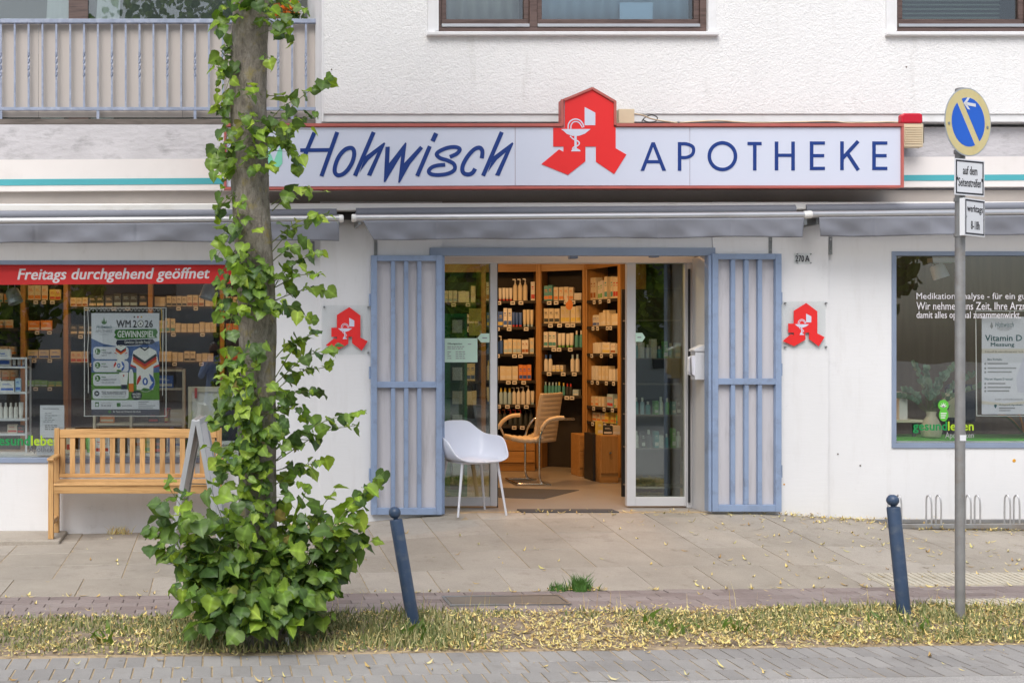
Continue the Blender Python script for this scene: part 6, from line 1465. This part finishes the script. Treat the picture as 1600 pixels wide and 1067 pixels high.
# right side
for a, b_, n, ag in (((418, 10), (466, 12), 6, .7), ((418, 30), (455, 62), 6, .4), ((415, 100), (428, 98), 3, .4), ((418, 150), (440, 152), 4, .4), ((415, 215), (519, 122), 11, .45), ((420, 225), (492, 180), 7, .3), ((425, 220), (468, 248), 7, .25), ((430, 210), (465, 262), 7, .2), ((420, 190), (455, 160), 4, .4),
                     ((425, 330), (508, 300), 4, .9), ((424, 320), (480, 295), 5, .6), ((424, 380), (512, 338), 9, .6), ((424, 395), (495, 345), 5, .6), ((428, 440), (500, 395), 9, .35), ((428, 450), (495, 430), 9, .4), ((428, 470), (505, 455), 9, .4), ((428, 480), (482, 500), 8, .3), ((426, 455), (460, 410), 6, .4), ((424, 410), (470, 385), 5, .4),
                     ((430, 600), (520, 545), 12, .5), ((430, 610), (505, 575), 11, .4), ((430, 590), (490, 520), 9, .45), ((430, 560), (470, 530), 6, .4), ((430, 640), (500, 610), 10, .35), ((430, 640), (480, 650), 8, .35), ((430, 720), (558, 645), 13, .3), ((432, 720), (555, 665), 9, .3), ((430, 700), (495, 690), 9, .3), ((432, 735), (480, 735), 8, .4), ((425, 760), (500, 720), 8, .4)):
    sh(a, b_, n + 1, .072, ag + .2, -.03, rl.uniform(-.24, .06))
# bush of root shoots round the foot
ends = [(262, 758), (240, 830), (250, 790), (285, 772), (300, 806), (270, 868), (247, 856), (330, 764), (352, 742), (592, 745), (566, 770), (560, 800), (546, 832), (520, 770), (500, 800), (572, 850), (540, 882), (478, 768), (450, 745), (520, 925), (505, 965), (292, 950), (312, 978), (275, 920), (585, 760), (250, 815), (310, 850), (560, 836), (515, 860), (470, 820), (440, 800), (370, 790), (400, 815), (340, 810)]
for e_ in ends:
    b0 = tp(402 + (e_[0] - 402) * .18, 985, rl.uniform(-.12, .05)); dy = rl.uniform(-.38, .25)
    edge = abs(e_[0] - 402) > 120
    shoot(b0, tp(*e_, dy), 15 if edge else 11, .088, .7 if e_[1] < 800 else .3, start=.32, r=.005, droop=.45)
for i in range(95):
    a = rl.uniform(-1, 1); top_ = 800 + 70 * abs(a) ** 1.6; py = rl.uniform(top_, 965); px = 402 + a * (135 - 55 * max(0, (py - 850) / 115)) + rl.normal(0, 10); dy = rl.uniform(-.46, .20) * (1 - .4 * abs(a))
    shoot(tp(402 + (px - 402) * .35, 990, dy * .25), tp(px, py, dy), 7, .084, rl.uniform(.1, .65), start=.45, r=.003, droop=.5)
for i in range(110):                                       # low leaves that hide the trunk foot
    px = 400 + rl.normal(0, 42); py = rl.uniform(915, 985); e_ = tp(px, py, -.22 - rl.uniform(0, .2)); out = Vector(((px - 400) / 90, -1, 0)).normalized()
    add_leaf(e_, out, rl.uniform(.05, .095), rl.uniform(0, .5), droop=.7)
tag(STEMS.build('shoots', 'stem', tree, smooth=60), kind='stuff')
# crown above the picture, made of the same leaves
CROWN = []
rc_ = np.random.default_rng(6)
for p0, p1, p2 in limbs:
    for i in range(420):
        t = rc_.uniform(.25, 1.1); c = p0.lerp(p2, t) + Vector(rc_.normal(0, .42, 3)); out = Vector((*rc_.normal(0, 1, 2), 0)).normalized()
        if c.z < 4.6: continue
        tip = (out + Vector((0, 0, -.6))).normalized(); nr = (Vector((0, 0, 1)) + Vector(rc_.normal(0, .4, 3))); nr = (nr - tip * nr.dot(tip)).normalized()
        CROWN.append(('leaf_mid' if i % 3 else 'leaf_old', i % 4, c, Matrix((tip.cross(nr), tip, nr)).transposed(), rc_.uniform(.08, .13)))
def on_screen_size(L): d = CAM_D + L[2].y; px = VX + L[2].x / d * FOC; py = VY - (L[2].z - CAM_H) / d * FOC; return (L[4] / d) if (0 < py < 1067 and 0 < px < 1600) else 0
order = sorted(LEAVES, key=lambda L: L[2].y - L[4] * 2)
own = order[:300]; rest = order[300:] + CROWN
T0 = Vector(WLOC[tree])
for mt, k, p, M, s in own:
    o = bpy.data.objects.new('leaf', LV[mt][k][0]); COL.objects.link(o); o.parent = tree
    o.matrix_local = Matrix.Translation(p - T0) @ M.to_4x4() @ Matrix.Diagonal((s, s, s, 1))
def leaf_mass(lst, name, parent, off):
    mats = ('leaf_old', 'leaf_mid', 'leaf_young'); V = []; Fc = []; MI = []; o = 0; RB = []
    for mt, k, p, M, s in lst:
        a, f = LV[mt][k][1], LV[mt][k][2]; w = a @ (np.array(M).T * s) + np.array(p - off); V.append(w); RB.append(LV[mt][k][3])
        for q in f: Fc.append(tuple(x + o for x in q)); MI.append(mats.index(mt))
        o += len(a)
    me = bpy.data.meshes.new(name); me.from_pydata(np.concatenate(V).tolist(), [], Fc)
    for m in mats: me.materials.append(MATS[m])
    me.attributes.new('rib', 'FLOAT', 'POINT').data.foreach_set('value', np.concatenate(RB)); me.polygons.foreach_set('material_index', MI); me.shade_smooth(); me.update()
    ob = bpy.data.objects.new(name, me); COL.objects.link(ob); ob.parent = parent
    return tag(ob, kind='stuff')
leaf_mass(rest, 'foliage', tree, T0)
tag(MB().add([(X(447, -3.8), -3.82, .03), (X(451, -3.8), -3.83, .025), (X(451, -3.8), -3.80, .065), (X(446, -3.8), -3.78, .06), (X(458, -3.8), -3.78, .07), (X(456, -3.8), -3.79, .085)], [(0, 1, 2, 3), (2, 4, 5)]).build('paper_scrap', 'print_white'), 'crumpled white paper scrap at the foot of the tree', 'litter')
bpy.data.objects['paper_scrap'].modifiers.new('thickness', 'SOLIDIFY').thickness = .002

# ================================================================== grass and fallen bracts
gr_ = np.random.default_rng(77)
def blades(pts, hs_, name, mat='grass', wid=.004, lean=.5, parent=None):
    V = []; Fc = []
    for (x, y, z), h in zip(pts, hs_):
        a = gr_.uniform(0, 6.28); w = wid * gr_.uniform(.6, 1.3); l = h * lean * gr_.uniform(.2, 1.4); dx, dy = math.cos(a), math.sin(a); b = len(V)
        ax = gr_.uniform(-1, 1); px_, py_ = w, w * ax
        V += [(x - px_, y - py_, z), (x + px_, y + py_, z), (x + dx * l * .35 + px_ * .7, y + dy * l * .35 + py_ * .7, z + h * .55), (x + dx * l * .35 - px_ * .7, y + dy * l * .35 - py_ * .7, z + h * .55), (x + dx * l, y + dy * l, z + h)]
        Fc += [(b, b + 1, b + 2, b + 3), (b + 3, b + 2, b + 4)]
    me = bpy.data.meshes.new(name); me.from_pydata(V, [], Fc); me.materials.append(MATS[mat]); me.update(); o = bpy.data.objects.new(name, me); COL.objects.link(o); return o
def dens(x, ys):
    """patchy cover of the verge: bare earth gaps as in the photo"""
    n = mnoise.noise(Vector((x * 1.3, ys * 2.2, 3.1))) + .5 * mnoise.noise(Vector((x * 4, ys * 6, 1.7)))
    bare = math.exp(-((x - 2.0) / .42) ** 2) * .9
    front = 1 / (1 + math.exp(-(ys - (YV0 + .16)) / .05))
    return (.40 + 1.3 * n - bare) * front
P_g = []; H_g = []
while len(P_g) < 20000:
    x = gr_.uniform(-2.2, 5.75); ys = gr_.uniform(YV0 + .03, YV1 + .02); k = dens(x, ys)
    extra = .9 * math.exp(-((x - X(650, -3.3)) / .35) ** 2) + .8 * math.exp(-((x - X(1430, -3.1)) / .5) ** 2) + .8 * math.exp(-((x - .25) / .6) ** 2)
    if gr_.random() < k + extra * .5 and x < 5.5: P_g.append((x, ys + SL * x, .002)); H_g.append(gr_.gamma(4, .0058) * (1 + .9 * extra))
tag(blades(P_g, H_g, 'verge_grass'), 'patchy short dry grass along the verge', 'grass', kind='stuff')
tuft = thing('grass_tuft', (X(880, -1.85), -1.85, .0), 'green grass tuft growing from a slab joint in front of the door', 'grass')
for cx_, n, hh in ((X(880, -1.9), 260, .085), (X(848, -1.9), 90, .05)):
    pts = []
    for i in range(n): x = cx_ + gr_.normal(0, .035); y = -2.42 + SL * x + gr_.normal(0, .02); pts.append((x, y, gz(x, y)))
    pm('tuft_green', (.07, .17, .025), .6, .3, 40); o = blades(pts, gr_.normal(hh, hh * .25, n).clip(.02), 'grass_blades', 'tuft_green', .003, .55); o.parent = tuft; o.location = -Vector(WLOC[tuft]); tag(o, kind='stuff')
# taller dry stalks on the verge's far edge
pts = [(x, YV1 + SL * x + gr_.normal(-.02, .03), 0) for x in gr_.uniform(-2, 5.2, 60)]
tag(blades(pts, gr_.uniform(.08, .2, 60), 'dry_stalks', 'litter', .0012, .25), 'thin dry stalks along the back edge of the verge', 'grass', kind='stuff')
# broad weed leaves in the verge
pts = []; 
for cx_ in (.18, .05, 1.15, 3.05, 2.7, -.6, 4.1): pts += [(cx_ + gr_.normal(0, .06), -3.55 + SL * cx_ + gr_.normal(0, .08), .0) for _ in range(10)]
tag(blades(pts, gr_.uniform(.04, .1, len(pts)), 'verge_weeds', 'leaf_mid', .014, 1.0), 'broad leaved weeds in the verge grass', 'weeds', kind='stuff')
def litter(pts, name, size=(.006, .027)):
    V = []; Fc = []
    for x, y, z in pts:
        a = gr_.uniform(0, 6.28); L = gr_.uniform(*size); w = L * gr_.uniform(.14, .30); c, s = math.cos(a), math.sin(a); b = len(V); cu = gr_.uniform(.1, .8) * L; tl = gr_.normal(0, .3) * L
        for u, ww, h in ((-1, .15, cu), (-.4, 1, .15 * cu), (.3, .9, .1 * cu), (1, .1, cu * .8)):
            for sgn in (-1, 1): V.append((x + c * u * L - s * sgn * ww * w, y + s * u * L + c * sgn * ww * w, z + .002 + h + max(0, tl * u) + sgn * ww * w * gr_.uniform(-.15, .4) + .001))
        for k in range(3): Fc.append((b + 2 * k, b + 2 * k + 1, b + 2 * k + 3, b + 2 * k + 2))
    me = bpy.data.meshes.new(name); me.from_pydata(V, [], Fc); me.materials.append(MATS['litter']); me.update(); o = bpy.data.objects.new(name, me); COL.objects.link(o); return o
pts = []
while len(pts) < 12000:                                     # thick on the verge, more to the right
    x = gr_.uniform(-2.2, 5.75); ys = gr_.uniform(YV0 - .02, YV1 + .02); k = .35 + .35 * (x > 1.4) + .6 * mnoise.noise(Vector((x * 2.1, ys * 3.3, 9.))) + .2 * math.exp(-((ys - (YV0 + .2)) / .12) ** 2)
    if x < .9 : k *= .75
    if gr_.random() < k: pts.append((x, ys + SL * x, gr_.exponential(.010)))
tag(litter(pts, 'verge_bracts'), 'dry yellow linden bracts lying in the verge grass', 'leaf litter', kind='stuff'); pts = []
while len(pts) < 680:                                # scattered over slabs and cycle path, more to the right
    x = gr_.uniform(-2.2, 8); ys = gr_.uniform(YV1, .0); y = ys + SL * x
    if y > -.02: continue
    if gr_.random() < .10 + .6 * (x > 3.2) * min(1, (x - 3.2) / 1.5): pts.append((x, y, gz(x, y)))
for _ in range(520):                                       # drift along the wall foot and cycle stand, right
    x = gr_.uniform(5.05, 7.6); y = -abs(gr_.normal(.0, .09)) - .03 - (.28 if gr_.random() < .65 and x > 6 else 0); pts.append((x, y, gz(x, y) + gr_.exponential(.008)))
for _ in range(90): x = gr_.uniform(2.6, 5.0); y = -.02 + gr_.uniform(-.08, .22); pts.append((x, y, FZ + .004 if y > -.02 else gz(x, y)))
for _ in range(120): x = gr_.uniform(-1.6, 5.4); ys = YB + gr_.normal(0, .02); pts.append((x, ys + SL * x, gz(x, ys + SL * x)))
for _ in range(70): x = gr_.uniform(.6, 1.3); y = -abs(gr_.normal(0, .05)) - .03; pts.append((x, y, gz(x, y)))
for _ in range(60): x = gr_.uniform(-1.2, 4.8); ys = gr_.uniform(YR, YV0); pts.append((x, ys + SL * x, .002))
for _ in range(70): x = X(880, -1.9) + gr_.normal(-.03, .09); y = -2.40 + SL * x + gr_.normal(0, .02); pts.append((x, y, gz(x, y) + .004))
tag(litter(pts, 'pavement_bracts', (.009, .034)), 'dry yellow linden bracts strewn over the pavement and wall foot', 'leaf litter', kind='stuff')
# weeds at the wall foot behind the bench
wd = MB(); ww_ = thing('wall_weed', (X(188), -.1, gz(X(188), -.1)), 'small withered weed at the wall foot under the bench', 'weed')
pts = [(X(188) + gr_.normal(0, .05), -.07 + gr_.normal(0, .02), gz(X(188), -.1)) for _ in range(60)]; o = blades(pts, gr_.uniform(.03, .09, 60), 'stalks', 'litter', .003, .8); o.parent = ww_; o.location = -Vector(WLOC[ww_]); tag(o, kind='stuff')

# ================================================================== the other side of the street, seen only as reflections
pm('far_render', (.62, .61, .58), .9, .08, 1); pm('far_render_dark', (.22, .21, .2), .9, .1, 1); pm('far_window', (.04, .05, .06), .15, .1, 2)
fb = thing('opposite_building', (0, -30, 0), 'grey apartment block with balconies across the street', 'building')
MB().box(-22, 24, -40, -30, -.1, 13).build('wall', 'far_render', fb)
for fl_ in range(4):
    for i in range(11):
        x = -20 + i * 4; z = 1 + fl_ * 3.1
        MB().box(x, x + 1.6, -29.99, -29.93, z, z + 1.5).build('window', 'far_window', fb)
        if i % 3 == 1: MB().box(x - .4, x + 2.6, -29.95, -28.7, z - .5, z + .5).build('balcony_front', 'far_render_dark', fb)
def far_tree(x, y, h, r, seed, lab):
    t = thing('street_tree', (x, y, 0), lab, 'tree', 'trees across the street'); rs = np.random.default_rng(seed); MB().tube([(x, y, -.1), (x + .05, y, h * .4), (x, y + .1, h * .75)], [.18, .14, .06], 10).build('trunk', 'bark', t, smooth=60)
    L = []
    for i in range(2600):
        d = Vector(rs.normal(0, 1, 3)).normalized(); q = Vector((x, y, h * .60)) + Vector((d.x * r, d.y * r, d.z * h * .38)) * rs.uniform(.45, 1.05) ** .6
        q += Vector([mnoise.noise(q * .8 + Vector((s, 0, 0))) for s in (0, 9, 18)]) * .6
        nr = (d + Vector(rs.normal(0, .5, 3))).normalized(); tip = nr.orthogonal().normalized(); L.append((('leaf_old', 'leaf_mid', 'leaf_mid', 'leaf_young')[i % 4], i % 4, q, Matrix((tip.cross(nr), tip, nr)).transposed(), rs.uniform(.2, .34)))
    leaf_mass(L, 'crown', t, Vector((x, y, 0)))
far_tree(-5.5, -20.5, 8.5, 2.6, 1, 'street tree opposite the left shop window'); far_tree(6.6, -18.5, 8, 3.0, 2, 'street tree opposite the left door leaf'); far_tree(12.4, -19, 8, 2.9, 3, 'street tree opposite the right door leaf'); far_tree(16.2, -19.5, 8.5, 2.3, 4, 'street tree opposite the right shop window')
# photographer, mirrored in the left window
pe = thing('person', (0, -10.34, -.0), 'person in a blue shirt holding a camera up, mirrored in the left window', 'person')
pm('skin', (.22, .12, .08), .5, .08, 20); pm('shirt_blue', (.34, .44, .66), .8, .1, 30); pm('trousers', (.03, .035, .05), .8, .1, 20)
bm_v = [(0, 0, .96), (0, .0, 1.15), (0, -.01, 1.36), (0, 0, 1.47), (0, .02, 1.56), (0, .03, 1.66), (0, .03, 1.74), (.18, 0, 1.40), (-.18, 0, 1.40), (.25, .10, 1.16), (-.25, .10, 1.16), (.09, .22, 1.48), (-.09, .22, 1.48), (.06, .235, 1.57), (-.06, .235, 1.57), (.10, 0, .90), (-.10, 0, .90), (.11, .01, .50), (-.11, .01, .50), (.11, -.03, .08), (-.11, -.03, .08), (.12, .10, .03), (-.12, .10, .03)]
bm_e = [(0, 1), (1, 2), (2, 3), (3, 4), (4, 5), (5, 6), (2, 7), (2, 8), (7, 9), (8, 10), (9, 11), (10, 12), (11, 13), (12, 14), (0, 15), (0, 16), (15, 17), (16, 18), (17, 19), (18, 20), (19, 21), (20, 22)]
bm_r = [.15, .15, .17, .075, .06, .095, .075, .075, .075, .052, .052, .036, .036, .032, .032, .10, .10, .066, .066, .045, .045, .038, .038]
me = bpy.data.meshes.new('body'); me.from_pydata(bm_v, bm_e, []); me.materials.append(MATS['shirt_blue'])
bo = bpy.data.objects.new('body', me); COL.objects.link(bo); bo.parent = pe
sk = bo.modifiers.new('skin', 'SKIN'); me.skin_vertices.new() if not me.skin_vertices else None
for i, r in enumerate(bm_r): me.skin_vertices[0].data[i].radius = (r, r * (.75 if i < 3 else 1))
me.skin_vertices[0].data[0].use_root = True
ss = bo.modifiers.new('subdivision', 'SUBSURF'); ss.levels = 2; ss.render_levels = 2
WLOC[pe] = (0, 0, 0)
MB().lathe([(max(.002, .088 * math.sin(t)), -.118 * math.cos(t)) for t in np.linspace(.05, math.pi - .05, 14)], (0, .045, 1.655), 18).build('head', 'skin', pe, smooth=80)
MB().lathe([(.091 * math.sin(t), .12 * math.cos(t)) for t in np.linspace(1.35, .02, 9)], (0, .025, 1.672), 18).build('hair', 'black', pe, smooth=80)
cmx = thing('photo_camera', (0, -10.10, 1.60), 'black camera held up to the eye by the mirrored person', 'camera'); WLOC[cmx] = (0, 0, 0)
MB().box(-.07, .07, -.055, .0, -.045, .05).build('body', 'black', cmx, bevel=.01); MB().lathe([(.036, 0), (.036, .055), (.030, .055)], (0, .0, -.0), 18, axis=(0, 1, 0)).build('lens', 'black', cmx, smooth=40)
